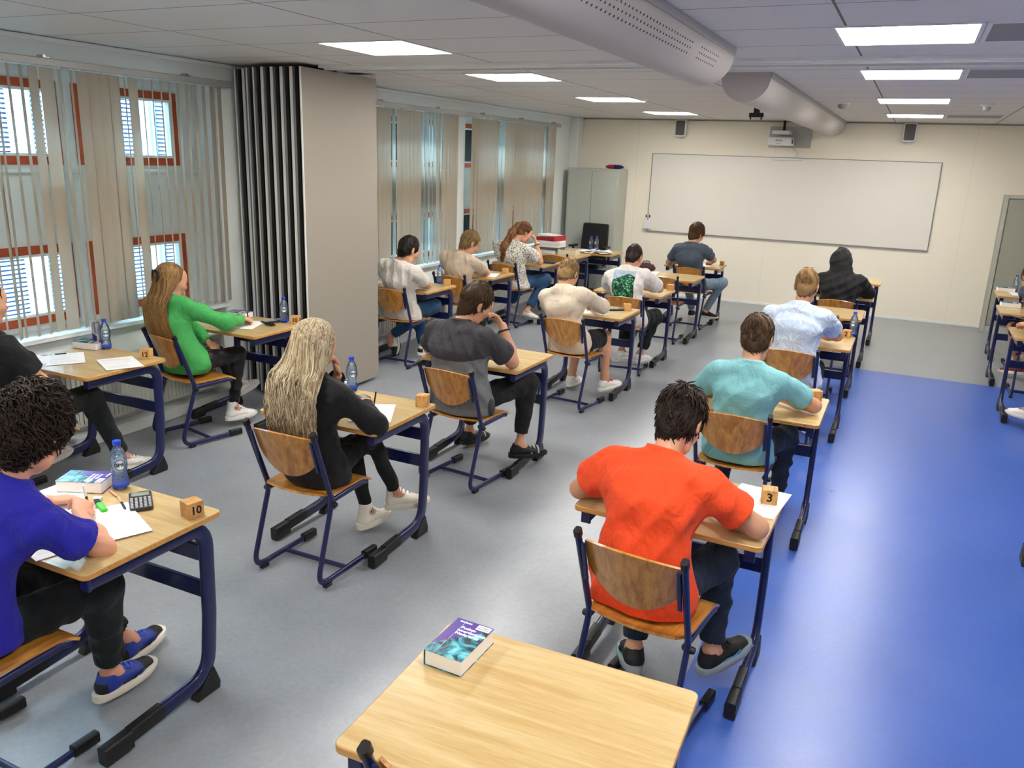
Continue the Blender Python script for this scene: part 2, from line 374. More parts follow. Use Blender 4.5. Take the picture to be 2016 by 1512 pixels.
# rail of the folding partition across the ceiling
b = MB(); b.box(XL+.8, XR, 5.40, 5.47, ZC-.02, ZC).box(XL+.8, XR, 5.66, 5.72, ZC-.02, ZC).box(XL+.8, XR, 5.47, 5.50, ZC-.03, ZC).box(XL+.8, XR, 5.63, 5.66, ZC-.03, ZC)
b.cur = 1; b.box(XL+.8, XR, 5.50, 5.63, ZC-.006, ZC); struct(b, 'trim_9', ['alu', 'perf_grey'], smooth=0)
for k, x in enumerate((-4.03, -1.95, .62)):
    b = MB(); b.box(x, x+.003, YF-.0015, YF, .035, ZC-.02); struct(b, 'trim_%d' % (10+k), 'carton', smooth=0)
b = MB(); b.box(XL, XL+.14, 12.62, YF, 0, ZC); struct(b, 'trim_13', 'side_wall', bevel=.01)

# ------------------------------------------------------------------ outside
g = MB(); g.box(-30, XL-.4, -15, 30, -3.2, -3.0); o = struct(g, 'trim_14', 'asphalt', smooth=0); o.name = 'ground'
bl = thing('building', 'pale school wing with horizontal sun louvres seen through the left windows', 'building', (-13, 5, -3))
b = MB(); b.box(-1, 0, -14, 30, 0, 9); b.build('wall', 'facade', bl, smooth=0)
for k, y in enumerate(np.arange(-13.2, 26, 2.45)):
    for z, h_ in ((1.85, 1.75), (4.35, 1.95), (6.8, 1.8)):
        f = MB(); w = 2.2
        f.box(-.02, .05, y, y+.08, z, z+h_).box(-.02, .05, y+w-.08, y+w, z, z+h_).box(-.02, .05, y, y+w, z, z+.08).box(-.02, .05, y, y+w, z+h_-.08, z+h_)
        fo = f.build('window', 'facade_slat', bl, smooth=0)
        p = MB(); p.box(-.01, .01, y+.08, y+w-.08, z+.08, z+h_-.08); p.build('pane', 'facade_dark', fo, smooth=0)
        if True:
            l = MB(); zt = z+h_-.1; n = int((h_-.2)*(1 if (k+int(z)) % 3 or k > 6 else .6)/.072)
            for i in range(n): l.box(.06, .1, y+.08, y+w-.08, zt-i*.072-.04, zt-i*.072)
            l.build('louvre', 'facade_slat', fo, smooth=0)

# ------------------------------------------------------------------ vertical blinds
def blind(label, y0, y1, slats, loc_y):
    t = thing('vertical_blind', label, 'blind', (XL+.11, loc_y, 0))
    b = MB(); b.box(-.02, .02, y0-loc_y, y1-loc_y, 2.505, 2.55); b.build('head_rail', 'rail_grey', t, bevel=.004)
    y = y0+.45
    while y < y1-.1:
        k = MB(); k.box(-.11, .03, y-loc_y-.012, y-loc_y+.012, 2.55, 2.556).box(-.03, .03, y-loc_y-.03, y-loc_y-.012, 2.55, 2.567); k.build('bracket', 'steel', t, smooth=0); y += 1.13
    for (y, ang, *r) in slats:
        w = .089; a = math.radians(ang); d = Vector((-math.sin(a), math.cos(a), 0)); nrm = Vector((math.cos(a), math.sin(a), 0))
        g = []
        zs = [2.495, 1.9, 1.3, .835+random.uniform(-.004, .004)]; sw = random.uniform(-.004, .004)
        for i, z in enumerate(zs):
            g.append([Vector((sw*i, y-loc_y, z))+d*(u*w/2)+nrm*(.006*(1-u*u)) for u in (-1, -.5, 0, .5, 1)])
        m = MB(); m.sheet(g, .0012); m.build('slat', 'blind_fabric', t, smooth=30)
        h = MB(); h.box(-.004, .004, y-loc_y-.006, y-loc_y+.006, 2.495, 2.51); h.build('slat_hook', 'plastic_white', t, smooth=0)
def rng(a, b_, st): return [a+st*i for i in range(int(round((b_-a)/st))+1)]
S1 = [(y, random.uniform(44, 54)) for y in rng(1.0, 3.20, .08)]
S1 += [(3.28, 50), (3.36, 48), (3.44, 45), (3.52, 20), (3.61, -5), (3.70, 42), (3.78, 46), (3.86, 3), (3.94, 0), (4.02, 2), (4.10, 4), (4.18, 52), (4.25, 8), (4.33, 50), (4.41, 50), (4.49, 44), (4.57, 38), (4.65, 36), (4.73, 34), (4.81, 32), (4.89, 30), (4.97, 30), (5.05, 26)]
blind('vertical blind with half-open slats over the window nearest the camera', .9, 5.2, S1, 3.0)
S2 = [(y, random.uniform(-2, 3)) for y in rng(6.9, 7.38, .08)]+[(7.47, 58)]+[(y, random.uniform(-2, 3)) for y in rng(7.57, 7.97, .08)]
S2 += [(8.05, 55), (8.13, 60), (8.21, 52), (8.29, 57), (8.37, 6), (8.44, 38)]+[(y, random.uniform(-2, 3)) for y in rng(8.52, 8.80, .07)]
blind('beige vertical blind on the far windows, its half next to the folding partition', 6.8, 9.0, S2, 8.0)
S3 = [(y, random.uniform(-2, 3)) for y in rng(9.21, 9.85, .08)]+[(9.94, 58), (10.04, 56)]+[(y, random.uniform(-2, 3)) for y in rng(10.13, 11.33, .08)]+[(11.40, 50), (11.44, 56)]+[(y, 1) for y in rng(11.53, 11.8, .08)]
blind('beige vertical blind on the far windows, its half next to the grey cabinet', 9.0, 11.95, S3, 10.4)

# ------------------------------------------------------------------ radiators
def radiator(label, y0, y1):
    t = thing('radiator', label, 'radiator', (XL+.02, y0, 0))
    L = y1-y0; b = MB(); b.box(.0, .09, 0, L, .14, .56)
    n = int(L/.035)
    for i in range(n): b.box(.09, .098, i*.035+.006, i*.035+.029, .16, .54)
    b.build('panel', 'radiator_white', t, smooth=0)
    b = MB(); b.box(-.0, .105, -.01, L+.01, .56, .575); b.build('top_grille', 'radiator_white', t, bevel=.003)
    b = MB(); b.box(0, .13, -.05, L+.05, 0, .085); b.build('plinth', 'side_wall', t, bevel=.004)
radiator('long white ribbed radiator under the nearest window', .8, 4.95); radiator('long white ribbed radiator under the far windows', 7.1, 11.6)

# ------------------------------------------------------------------ folding partition
pt = thing('folding_partition', 'stack of folded wall panels standing against the left wall', 'partition', (-4.30, 5.19, 0))
x = 0.; PD = .98; PW = .0945
for i in range(8):
    x1 = -i*PW; x0 = x1-PW+.004; y = 0 if i < 6 else .1; zb = .03 if i < 6 else .06
    if i == 5: y = .03
    g = MB(); g.box(x0+.012, x1-.012, y+.02, PD, zb, 2.655); po = g.build('panel', 'core_grey', pt, smooth=0)
    g = MB(); g.box(x1-.012, x1, y, PD, zb, 2.66).box(x0, x0+.012, y, PD, zb, 2.66); g.build('face', 'panel_beige', po, bevel=.0015)
    for e0, e1, dy, zt in ((x0-.002, x0+.011, -.003, 2.66), (x1-.011, x1+.001, -.003, 2.66), (x0+.016, x0+.030, -.008, 2.50)):
        g = MB(); g.box(e0, e1, y+dy, y+.004 if dy > -.005 else y+.02, zb, zt); g.build('edge_profile', 'alu' if dy > -.005 else 'core_grey', po, smooth=0)
    g = MB(); g.box(x0+.036, x0+.062, y+.0, y+.02, zb, 2.655); g.build('seal', 'seal_black', po, smooth=0)
    g = MB(); g.box(x1-.0155, x1-.0125, y-.002, y+.01, zb, 2.655); g.build('seal', 'seal_black', po, smooth=0)

# ------------------------------------------------------------------ ceiling lights, grilles, ducts
def lamp():
    t = thing('ceiling_light', '', 'ceiling light', (0, 0, ZC))
    b = MB(); b.box(-.295, .295, -.295, .295, -.004, 0); b.build('diffuser', 'lamp_diffuser', t, smooth=0)
    b = MB(); b.box(-.31, -.295, -.31, .31, -.008, 0).box(.295, .31, -.31, .31, -.008, 0).box(-.295, .295, -.31, -.295, -.008, 0).box(-.295, .295, .295, .31, -.008, 0); b.build('frame', 'lamp_frame', t, smooth=0)
    return t
LP = lamp(); u = [False]
desc = {(-3.1, 4.57): 'square ceiling light nearest the camera in the left-hand row', (-3.1, 6.4): 'second ceiling light of the left-hand row, just past the partition rail', (-3.1, 8.8): 'third ceiling light from the camera in the left-hand row', (-3.1, 11.2): 'farthest ceiling light in the left-hand row',
        (-.15, 4.57): 'biggest ceiling light at the upper right, before the partition rail', (-.15, 6.4): 'second ceiling light of the right-hand row, just past the partition rail', (-.15, 8.8): 'third ceiling light from the camera in the right-hand row', (-.15, 11.2): 'ceiling light of the right-hand row closest to the whiteboard wall',
        (-3.1, 2.1): 'left ceiling light overhead just out of view', (-.15, 2.1): 'right ceiling light overhead just out of view', (-3.1, -.3): 'left ceiling light behind the camera', (-.15, -.3): 'right ceiling light behind the camera'}
for (x, y), l in desc.items(): place(LP, u, (x, y, ZC), 0, l, 'square ceiling lights')
u = [False]; VG = None
for y, l in ((4.57, 'perforated grey air grille beside the biggest right ceiling light'), (6.4, 'perforated grey air grille beside the second right ceiling light'), (11.2, 'perforated grey air grille beside the farthest right ceiling light'), (2.1, 'perforated air grille overhead just out of view')):
    if VG is None:
        VG = thing('air_grille', l, 'grille', (0, 0, 0)); b = MB(); b.box(-.28, .28, -.28, .28, -.004, 0); b.build('perforated_plate', 'perf_grey', VG, smooth=0)
        b = MB(); b.box(-.3, -.28, -.3, .3, -.006, 0).box(.28, .3, -.3, .3, -.006, 0).box(-.28, .28, -.3, -.28, -.006, 0).box(-.28, .28, .28, .3, -.006, 0); b.build('frame', 'lamp_frame', VG, smooth=0)
    place(VG, u, (.47, y, ZC), 0, l, 'ceiling air grilles')
def duct(label, y0, y1, holes):
    xc = -1.195; t = thing('air_duct', label, 'air duct', (xc, y0, ZC)); L = y1-y0
    n = 20; sec = [(.17*math.cos(math.pi*i/n), -.035-.165*math.sin(math.pi*i/n)) for i in range(n+1)]
    b = MB(); vs = [(x, y, z) for y in (0, L) for x, z in sec+[(-.17, 0), (.17, 0)]]; m = n+3
    b.add(vs, [(i, (i+1) % m, m+(i+1) % m, m+i) for i in range(m)]+[tuple(range(m))[::-1], tuple(range(m, 2*m))]); b.build('duct_shell', 'duct_grey', t, smooth=40)
    b = MB(); b.box(-.178, -.17, 0, L, -.04, 0).box(.17, .178, 0, L, -.04, 0); b.build('side_rail', 'rail_grey', t, bevel=.002)
    for k, (ya, yb) in enumerate(holes):
        h = MB()
        for r in range(3):
            a = math.radians(18+r*9); yy = ya
            while yy < yb:
                p = Vector((.1705*math.cos(a), yy, -.035-.1655*math.sin(a))); M = frame_M(p, (0, 1, 0), (-math.sin(a), 0, -math.cos(a)))
                h.prism(circ(.005, .005, 6), -.0008, .0008, M); yy += .045
        h.build('perforation', 'seal_black', t, smooth=0)['kind'] = 'stuff'
duct('long half-round grey air duct overhead, nearest the camera', YB+.1, 4.92, [(1.6-YB+ .6, 3.95-YB), (4.2-YB-.1, 4.6-YB-.1)])
duct('half-round grey air duct between the nearer duct and the whiteboard wall', 6.2, 12.75, [])

# ------------------------------------------------------------------ whiteboard wall
wb = thing('whiteboard', 'very wide white board on the front wall', 'whiteboard', (-1.75, YF, 1.0))
b = MB(); b.box(-2.02, 2.0, -.025, -.003, 0, 1.175); b.build('panel', 'whiteboard', wb, bevel=.003)
b = MB(); b.box(-2.03, 2.01, -.03, 0, -.014, 0).box(-2.03, 2.01, -.03, 0, 1.175, 1.183).box(2.0, 2.01, -.03, 0, 0, 1.175).box(-2.03, -2.02, -.03, 0, 0, 1.175); b.build('frame', 'perf_grey', wb, smooth=0)
for xx in (-.9, .95):
    b = MB(); b.box(xx, xx+.002, -.0256, -.025, 0, 1.175); b.build('seam', 'carton', wb, smooth=0)
SPK = None; u = [False]
for x, l in ((-3.35, 'small grey and white wall speaker above the left end of the whiteboard'), (-.2, 'small grey and white wall speaker above the right end of the whiteboard')):
    if SPK is None:
        SPK = thing('wall_speaker', l, 'speaker'); b = MB(); b.prism([(p[0], p[1]) for p in rrect(.085, .125, .025)], 0, .1, Matrix.Rotation(math.pi/2, 4, 'X')); b.build('case', 'plastic_white', SPK, bevel=.004)
        b = MB(); b.prism(rrect(.068, .105, .015), .1, .106, Matrix.Rotation(math.pi/2, 4, 'X')); b.build('front_grille', 'speaker_grey', SPK, bevel=.002)
        b = MB(); b.box(-.02, .02, -.02, .03, -.15, -.12).box(-.03, .03, .0, .04, -.03, .03); b.build('bracket', 'plastic_white', SPK)
    place(SPK, u, (x, YF-.03, 2.56), 0, l, 'wall speakers')
pj = thing('projector', 'white short-throw projector on a wall plate above the whiteboard', 'projector', (-1.76, YF, 2.32))
b = MB(); b.box(-.29, .29, -.02, 0, 0, .29); b.build('wall_plate', 'rail_grey', pj, bevel=.003)
b = MB(); b.prism([(-.26, -.42), (-.27, -.2), (-.2, -.1), (.02, -.1), (.09, -.2), (.08, -.42)], .02, .13); b.build('case', 'plastic_white', pj, bevel=.015)
b = MB(); b.box(-.21, .03, -.34, -.02, .17, .225); b.build('mount_arm', 'plastic_white', pj, bevel=.008)
b = MB(); b.box(.0812, .086, -.38, -.2, .05, .1); b.build('lens_window', 'dark_plastic', pj, smooth=0)
b = MB(); text_mb(b, 'EPSON', .03, frame_M((-.09, -.4215, .085), (1, 0, 0), (0, 0, 1)), bold=.0006); text_mb(b, 'EB-595Wi', .014, frame_M((-.09, -.4215, .045), (1, 0, 0), (0, 0, 1))); b.build('lettering', 'ink', pj, smooth=0)
b = MB(); b.tube([(-.09, -.06, .22), (-.09, -.06, .37)], .018, 8); b.build('cable_duct', 'dark_plastic', pj)
b = MB(); b.tube(bend([(.05, -.01, 0), (.12, -.01, -.05), (.13, -.01, -.13), (.08, -.015, -.15)], .05), .005, 6); b.build('cable', 'plastic_white', pj)
b = MB(); b.box(-.22, .22, -.05, 0, -.012, .012); tag(b.build('sensor_bar', 'plastic_white', None, (-1.77, YF, 2.155), bevel=.004), 'slim white sensor bar at the top edge of the whiteboard under the projector', 'sensor')
ph = thing('pen_holder', 'small white holder with two markers at the left end of the whiteboard', 'pen holder', (-3.77, YF, 1.03))
b = MB(); b.box(-.06, .06, -.07, 0, 0, .13); b.build('box', 'plastic_white', ph, bevel=.004)
for k, x in enumerate((-3.80, -3.745)):
    m = thing('marker_pen', ('left' if k == 0 else 'right')+' one of the two black-tipped markers standing in the holder at the whiteboard', 'marker', (x, YF-.035, 1.10), 0, 'whiteboard markers')
    b = MB(); b.lathe([(.009, 0), (.009, .1), (.0075, .105)], 10); b.build('barrel', 'paper', m)
    b = MB(); b.lathe([(.0095, .1), (.0095, .13), (.005, .145)], 10); b.build('cap', 'ink', m)
# camera bracket on the ceiling
cb = thing('ceiling_bracket', 'small black mount hanging from the ceiling beside the air duct', 'bracket', (-1.68, 9.5, ZC))
b = MB(); b.box(-.03, .03, -.03, .03, -.09, 0); b.build('stem', 'dark_plastic', cb, bevel=.006)
b = MB(); b.box(-.075, .075, -.03, .03, -.13, -.085).box(-.065, -.05, -.03, .0, -.155, -.13).box(.05, .065, -.03, .0, -.155, -.13); b.build('yoke', 'dark_plastic', cb, bevel=.006)
for (x, y, l) in ((-.78, 9.05, 'round white sensor on the ceiling between the duct and the right-hand lights'),):
    s = thing('motion_sensor', l, 'sensor', (x, y, ZC)); b = MB(); b.lathe([(.07, 0), (.07, -.02), (.05, -.022)], 20); b.build('base', 'plastic_white', s)
    b = MB(); b.lathe([(.048, -.02), (.045, -.045), (.03, -.06), (.01, -.065)], 20); b.build('lens', 'perf_grey', s)
s = thing('smoke_detector', 'small white smoke detector on the ceiling right of the lights', 'smoke detector', (.47, 9.1, ZC))
b = MB(); b.lathe([(.055, 0), (.055, -.02), (.045, -.03)], 20); b.build('base', 'plastic_white', s)
b = MB(); b.lathe([(.035, -.03), (.035, -.05), (.028, -.065), (.01, -.07)], 16); b.build('cap', 'rail_grey', s)

# ------------------------------------------------------------------ cabinets
cb = thing('metal_cabinet', 'tall light-grey two-door metal cabinet in the left corner by the blinds', 'cabinet', (-5.0, 12.36, 0))
b = MB(); b.box(0, .84, .02, .47, .0, 1.92); b.build('body', 'cabinet_grey', cb, bevel=.004)
for x0, x1 in ((.025, .415), (.42, .815)):
    b = MB(); b.box(x0, x1, 0, .02, .06, 1.88); d = b.build('door', 'cabinet_grey', cb, bevel=.003)
    b = MB(); xx = x1-.03 if x0 < .3 else x0+.015; b.box(xx, xx+.012, -.012, 0, .95, 1.1); b.build('handle', 'steel', d, bevel=.002)
cl = thing('storage_cupboard', 'grey cupboard standing at the right end of the front wall', 'cupboard', (1.05, 12.56, 0))
b = MB(); b.box(0, XR-1.05, .0, .29, 0, 1.80); b.build('body', 'closet_grey', cl, bevel=.003)
b = MB(); b.box(.05, XR-1.06, -.018, 0, .1, 1.75); b.build('door', 'closet_grey', cl, bevel=.003)
b = MB(); b.box(.0, .04, -.03, 0, 0, 1.80).box(.04, XR-1.06, -.03, 0, 1.76, 1.80); b.build('door_frame', 'cabinet_grey', cl, bevel=.004)
b = MB(); b.box(.04, XR-1.06, -.022, 0, 0, .09); b.build('plinth', 'cabinet_grey', cl, smooth=0)
pw = thing('pencil_case', 'small red and blue pouch lying on top of the grey metal cabinet', 'pouch', (-4.29, 12.55, 1.92))
for n_, c_, x0, x1 in (('left_half', 'red_card', -.15, 0), ('right_half', 'can_blue', 0, .15)):
    b = MB(); pts = []; 
    b.sweep([(x0+(x1-x0)*t, 0, .035) for t in (0, .2, .5, .8, 1)], circ(.05, .033, 14), side=(0, 1, 0), radii=[(.15 if x0 < 0 else 1), (.7 if x0 < 0 else 1), .95, (1 if x0 < 0 else .7), (1 if x0 < 0 else .15)]); b.build('fabric_half', c_, pw, smooth=60)
# ------------------------------------------------------------------ desks and chairs
DW, DD, DZ = .73, .58, .75
def make_desk():
    t = thing('school_desk', '', 'desk')
    b = MB(); po = rrect(DW/2, DD/2, .022, 4); po = [(x, y+DD/2) for x, y in po]
    b.prism(po, DZ-.022, DZ); n = len(po)
    for i in range(2, len(b.f)): b.m[i] = 1
    b.build('tabletop', ['beech_top', 'beech_edge'], t, bevel=.003, seg=2)
    for s in (-1, 1):
        x = s*(DW/2-.045)
        path = bend([(x, .035, DZ-.05), (x, .535, DZ-.05), (x, .525, .33), (x, .50, .075), (x, .05, .045)], [.1, .02, .1], 6)
        b = MB(); b.sweep(path, rrect(.0165, .030, .014), side=(1, 0, 0)); b.build('side_frame', 'navy_metal', t, smooth=50)
        b = MB(); b.box(x-.02, x+.02, .025, .038, DZ-.078, DZ-.022); b.build('end_cap', 'navy_metal', t, bevel=.003)
        b = MB(); b.sweep([(x, .02, .041), (x, .13, .044)], rrect(.0225, .036, .01), side=(1, 0, 0)); b.build('foot_cap', 'black_rubber', t, smooth=40)
        b = MB(); b.prism([(.42, 0), (.535, 0), (.54, .03), (.512, .11), (.44, .04)], -.022, .022, frame_M((x, 0, 0), (0, 1, 0), (0, 0, 1))); b.build('heel_cap', 'black_rubber', t, bevel=.004)
        b = MB(); b.sweep([(x, .13, .056), (x, .27, .064)], rrect(.019, .028, .006), side=(1, 0, 0)); b.build('foot_pad', 'black_rubber', t, smooth=40)
        b = MB(); b.box(x-.03, x+.03, .08, .5, DZ-.026, DZ-.022); b.build('fixing_plate', 'navy_metal', t, smooth=0)
    for z in (.58, .425):
        b = MB(); b.box(-DW/2+.055, DW/2-.055, .52, .54, z-.035, z+.035); b.build('crossbar', 'navy_metal', t, bevel=.005)
    return t
def make_chair():
    t = thing('school_chair', '', 'chair')
    for s in (-1, 1):
        x = s*.20
        path = bend([(x, .46, .028), (x, .0, .028), (x*.98, .135, .43), (x, .005, .80)], [.09, .03], 6)
        b = MB(); b.sweep(path, circ(.0115, .0155, 10), side=(1, 0, 0)); b.build('side_frame', 'navy_metal', t, smooth=50)
        b = MB(); b.sweep([(x*.94, .12, .425), (x*.94, .40, .437), (x*.94, .43, .43)], circ(.011, .015, 10), side=(1, 0, 0)); b.build('seat_rail', 'navy_metal', t, smooth=50)
        b = MB(); b.sweep([(x, .475, .03), (x, .38, .032)], rrect(.0165, .022, .008), side=(1, 0, 0)); b.build('foot_cap', 'black_rubber', t, smooth=40)
        b = MB(); b.box(x-.012, x+.012, .055, .1, 0, .02); b.build('glide', 'black_rubber', t, smooth=40)
        b = MB(); b.sweep([(x, .012, .785), (x, .001, .812)], rrect(.0125, .0165, .008), side=(1, 0, 0)); b.build('post_cap', 'black_rubber', t, smooth=40)
        b = MB(); b.sweep([(x*.9, .058, .60), (x*.9, .012, .76)], rrect(.008, .006, .003), side=(1, 0, 0)); b.build('back_bracket', 'navy_metal', t, smooth=0)
        b = MB(); b.lathe([(.012, -.012), (.015, 0), (.012, .012)], 10, Matrix.Translation((x*1.05, .135, .415)) @ Matrix.Rotation(math.pi/2, 4, 'Y')); b.build('stop_knob', 'black_rubber', t)
    b = MB(); b.tube([(-.2, .235, .028), (.2, .235, .028)], .012, 10); b.build('crossbar', 'navy_metal', t)
    g = []
    for i in range(13):
        u = -1+2*i/12; row = []
        ztop = .765+.026*(1-u*u); zbot = .655-.105*(1-abs(u)**2.2)
        for j in range(7):
            w = j/6; z = zbot+(ztop-zbot)*w
            y = .150-(z-.43)*.351-.050*(1-u*u)+.004
            row.append((u*.182, y, z))
        g.append(row)
    b = MB(); b.sheet(g, .010); b.build('backrest', 'chair_ply', t, smooth=40)
    g = []
    for i in range(13):
        u = -1+2*i/12; row = []
        for j in range(11):
            w = j/10; hw = .195 if w > .25 else .195-.03*(1-w/.25)**2
            y = .085+.375*w+.02*(1-u*u)*(-1 if w < .2 else 0)*(1-w/.2 if w < .2 else 0)
            z = .455-.014*math.sin(min(1, w/.6)*math.pi)*(1-u*u)-.03*max(0, (w-.8)/.2)**2+.012*max(0, (.15-w)/.15)+.004*abs(u)
            row.append((u*hw, y, z))
        g.append(row)
    b = MB(); b.sheet(g, .011); b.build('seat', 'seat_ply', t, smooth=40)
    return t
DESK = make_desk(); CHAIR = make_chair(); ud = [False]; uc = [False]
#            xcentre  ynear  rz  label
XA, XB, XC = -.66, -2.505, -4.485
DESKS = dict(
 front=(XA, 1.28, .03, 'empty beech-topped desk in the foreground, a thick dictionary on its far left corner'),
 orange=(-.672, 2.80, -.02, 'desk with the wooden cube marked 3, where the boy in orange writes'),
 teal=(-.645, 4.42, 0, 'desk with graffiti on its front edge, where the boy in the teal t-shirt leans'),
 floral=(-.635, 6.50, 0, 'desk of the boy in the palm-print shirt, with a bottle and cube marked 2'),
 spare=(-.64, 7.93, 0, 'unoccupied desk between the palm-print shirt and the black hoodie'),
 hood=(-.61, 9.26, 0, 'desk where the person in the black hoodie sits'),
 last=(-.585, 10.58, 0, 'unoccupied desk ahead of the black hoodie, nearest the front wall'),
 boy=(-2.535, 1.51, 0, 'desk at the lower left with calculator, lime marker and thick book'),
 blonde=(-2.55, 3.10, 0, 'desk of the girl with long blonde hair'),
 grey=(-2.475, 4.55, -.02, 'bare-topped desk where the boy in the two-tone grey t-shirt rests his elbow'),
 cream=(-2.485, 6.63, 0, 'desk with a calculator and cube where the boy in the cream sweatshirt writes'),
 graphic=(-2.52, 8.0, 0, 'desk of the boy with the green picture on his white t-shirt'),
 empty=(-2.51, 9.33, 0, 'unoccupied desk right behind the boy in the slate-blue t-shirt'),
 blue=(-2.51, 10.68, .03, 'desk with cube 22 where the boy in the slate-blue t-shirt writes'),
 black=(-4.50, 3.03, 0, 'desk with cube 12, an energy drink can and two sheets, by the nearest window'),
 green=(-4.49, 4.38, 0, 'desk of the girl in the green sweater, against the folding partition'),
 white=(-4.52, 6.80, 0, 'desk just past the partition where the dark-haired boy in the plain white t-shirt writes'),
 tan=(-4.435, 8.03, 0, 'desk where the fair-haired boy in the beige t-shirt writes'),
 speck=(-4.41, 9.37, 0, 'desk with a dark laptop where the curly-ponytail girl leans'),
 teacher=(-4.41, 10.50, 0, 'teacher desk under binders, papers and an open carton'),
 teacher2=(-4.14, 11.14, 0, 'teacher desk in front of the black office chair, with two water bottles'),
 far=(1.355, 10.55, 0, 'farthest desk at the right edge, with a bottle and a book'),
 mid=(1.285, 9.24, 0, 'second desk from the front wall at the right edge, a thick book on its corner'),
 near=(1.285, 7.86, 0, 'third desk from the front wall at the right edge, under a hand holding a phone'),
 edge=(1.16, 4.46, 0, 'nearest desk at the right edge, only its heel in view'))
for k, (x, y, rz, l) in DESKS.items():
    d_ = place(DESK, ud, (x, y, 0), rz, l, 'school desks')
    if k == 'teal': TD = d_
b = MB(); r_ = random.Random(4); xx = .0
while xx < .29:
    L_ = r_.uniform(.012, .03); pts = [(xx+L_*i/5, -.0008, DZ-.012+r_.uniform(-.006, .006)) for i in range(6)]; b.tube(pts, .0011, 4); xx += L_+r_.uniform(.002, .01)
b.build('pen_graffiti', 'ink', TD, smooth=0)
CHAIRS = dict(
 front=(-.71, 1.235, .0, 'empty chair tucked at the foreground desk, only its post tip in view'),
 orange=(-.70, 2.46, -.13, 'school chair under the boy in the orange t-shirt'),
 teal=(-.71, 4.25, -.03, 'school chair under the boy in the teal t-shirt'),
 floral=(-.66, 6.05, -.03, 'school chair under the boy in the palm-print shirt'),
 spare=(-.66, 7.62, 0, 'empty school chair at the unoccupied desk behind the black hoodie'),
 hood=(-.57, 8.76, 0, 'school chair under the person in the black hoodie'),
 boy=(-2.54, 1.13, 0, 'school chair under the boy in the royal-blue t-shirt'),
 blonde=(-2.52, 2.80, 0, 'school chair under the girl with long blonde hair'),
 grey=(-2.45, 4.21, -.12, 'school chair under the boy in the two-tone grey t-shirt'),
 cream=(-2.48, 6.16, -.12, 'school chair under the boy in the cream sweatshirt'),
 graphic=(-2.41, 7.56, .1, 'school chair under the boy with the green picture on his back'),
 empty=(-2.51, 9.22, 0, 'empty school chair behind the boy in the slate-blue t-shirt'),
 blue=(-2.45, 10.28, -.1, 'school chair under the boy in the slate-blue t-shirt'),
 black=(-4.42, 2.56, 0, 'school chair under the man in black by the near window'),
 green=(-4.56, 3.92, -.22, 'school chair under the girl in the green sweater'),
 white=(-4.47, 6.56, -.02, 'school chair under the dark-haired boy in white by the partition'),
 tan=(-4.43, 7.68, -.05, 'school chair under the boy in the beige t-shirt'),
 speck=(-4.45, 9.0, -.1, 'school chair under the curly-ponytail girl'),
 teacher=(-4.31, 10.30, 0, 'empty school chair on the near side of the teacher desks'),
 far=(1.36, 10.1, 0, 'school chair at the farthest desk on the right edge'),
 mid=(1.30, 8.82, 0, 'school chair at the second right-edge desk'),
 near=(1.33, 7.40, 0, 'school chair at the right-edge desk with the phone'))
for k, (x, y, rz, l) in CHAIRS.items(): place(CHAIR, uc, (x, y, 0), rz, l, 'school chairs')

# ------------------------------------------------------------------ small things on the desks
def cube(x, y, rz, label, num=None, faces=(0,), z=DZ):
    t = thing('wooden_cube', label, 'cube', (x, y, z), rz, 'numbered wooden cubes'); s = .031
    b = MB(); b.box(-s, s, -s, s, 0, 2*s); b.build('block', 'cube_pine', t, bevel=.002)
    if num:
        b = MB()
        for f in faces:
            a = f*math.pi/2; o = Vector((math.sin(a)*(s+.0002), -math.cos(a)*(s+.0002), s))
            text_mb(b, num, .05 if len(num) == 1 else .042, frame_M(o, (math.cos(a), math.sin(a), 0), (0, 0, 1)), bold=.0012)
        b.build('number', 'cube_ink', t, smooth=0)
cube(-.355, 3.235, .18, 'wooden cube marked 3 on the orange-shirt boy\'s desk', '3')
cube(-.36, 4.93, .6, 'plain-faced wooden cube on the teal-shirt boy\'s desk corner')
cube(-.335, 7.01, -.2, 'wooden cube marked 2 beside a water bottle behind the palm-print shirt', '2', (0, 3))
cube(-2.225, 2.0, -.28, 'wooden cube near the calculator on the lower-left desk', '10', (1,))
cube(-2.235, 3.615, .25, 'wooden cube at the corner of the blonde girl\'s desk')
cube(-2.21, 7.08, .5, 'wooden cube marked 6 on the cream-sweatshirt boy\'s desk', '6', (1,))
cube(-2.20, 8.52, .0, 'wooden cube on the desk of the boy with the green print')
cube(-2.20, 11.10, .2, 'wooden cube marked 22 at the desk corner of the slate-blue t-shirt boy', '22')
cube(-4.235, 3.54, .5, 'wooden cube marked 12 on the desk by the near window', '12', (0,))
cube(-4.20, 4.92, .4, 'wooden cube marked 10 behind the blonde girl\'s head, near the partition', '10', (1, 0))
cube(-4.24, 7.32, .15, 'wooden cube beside the bottle on the desk just past the partition')
cube(-4.15, 8.50, .1, 'wooden cube on the desk of the boy in the beige t-shirt')

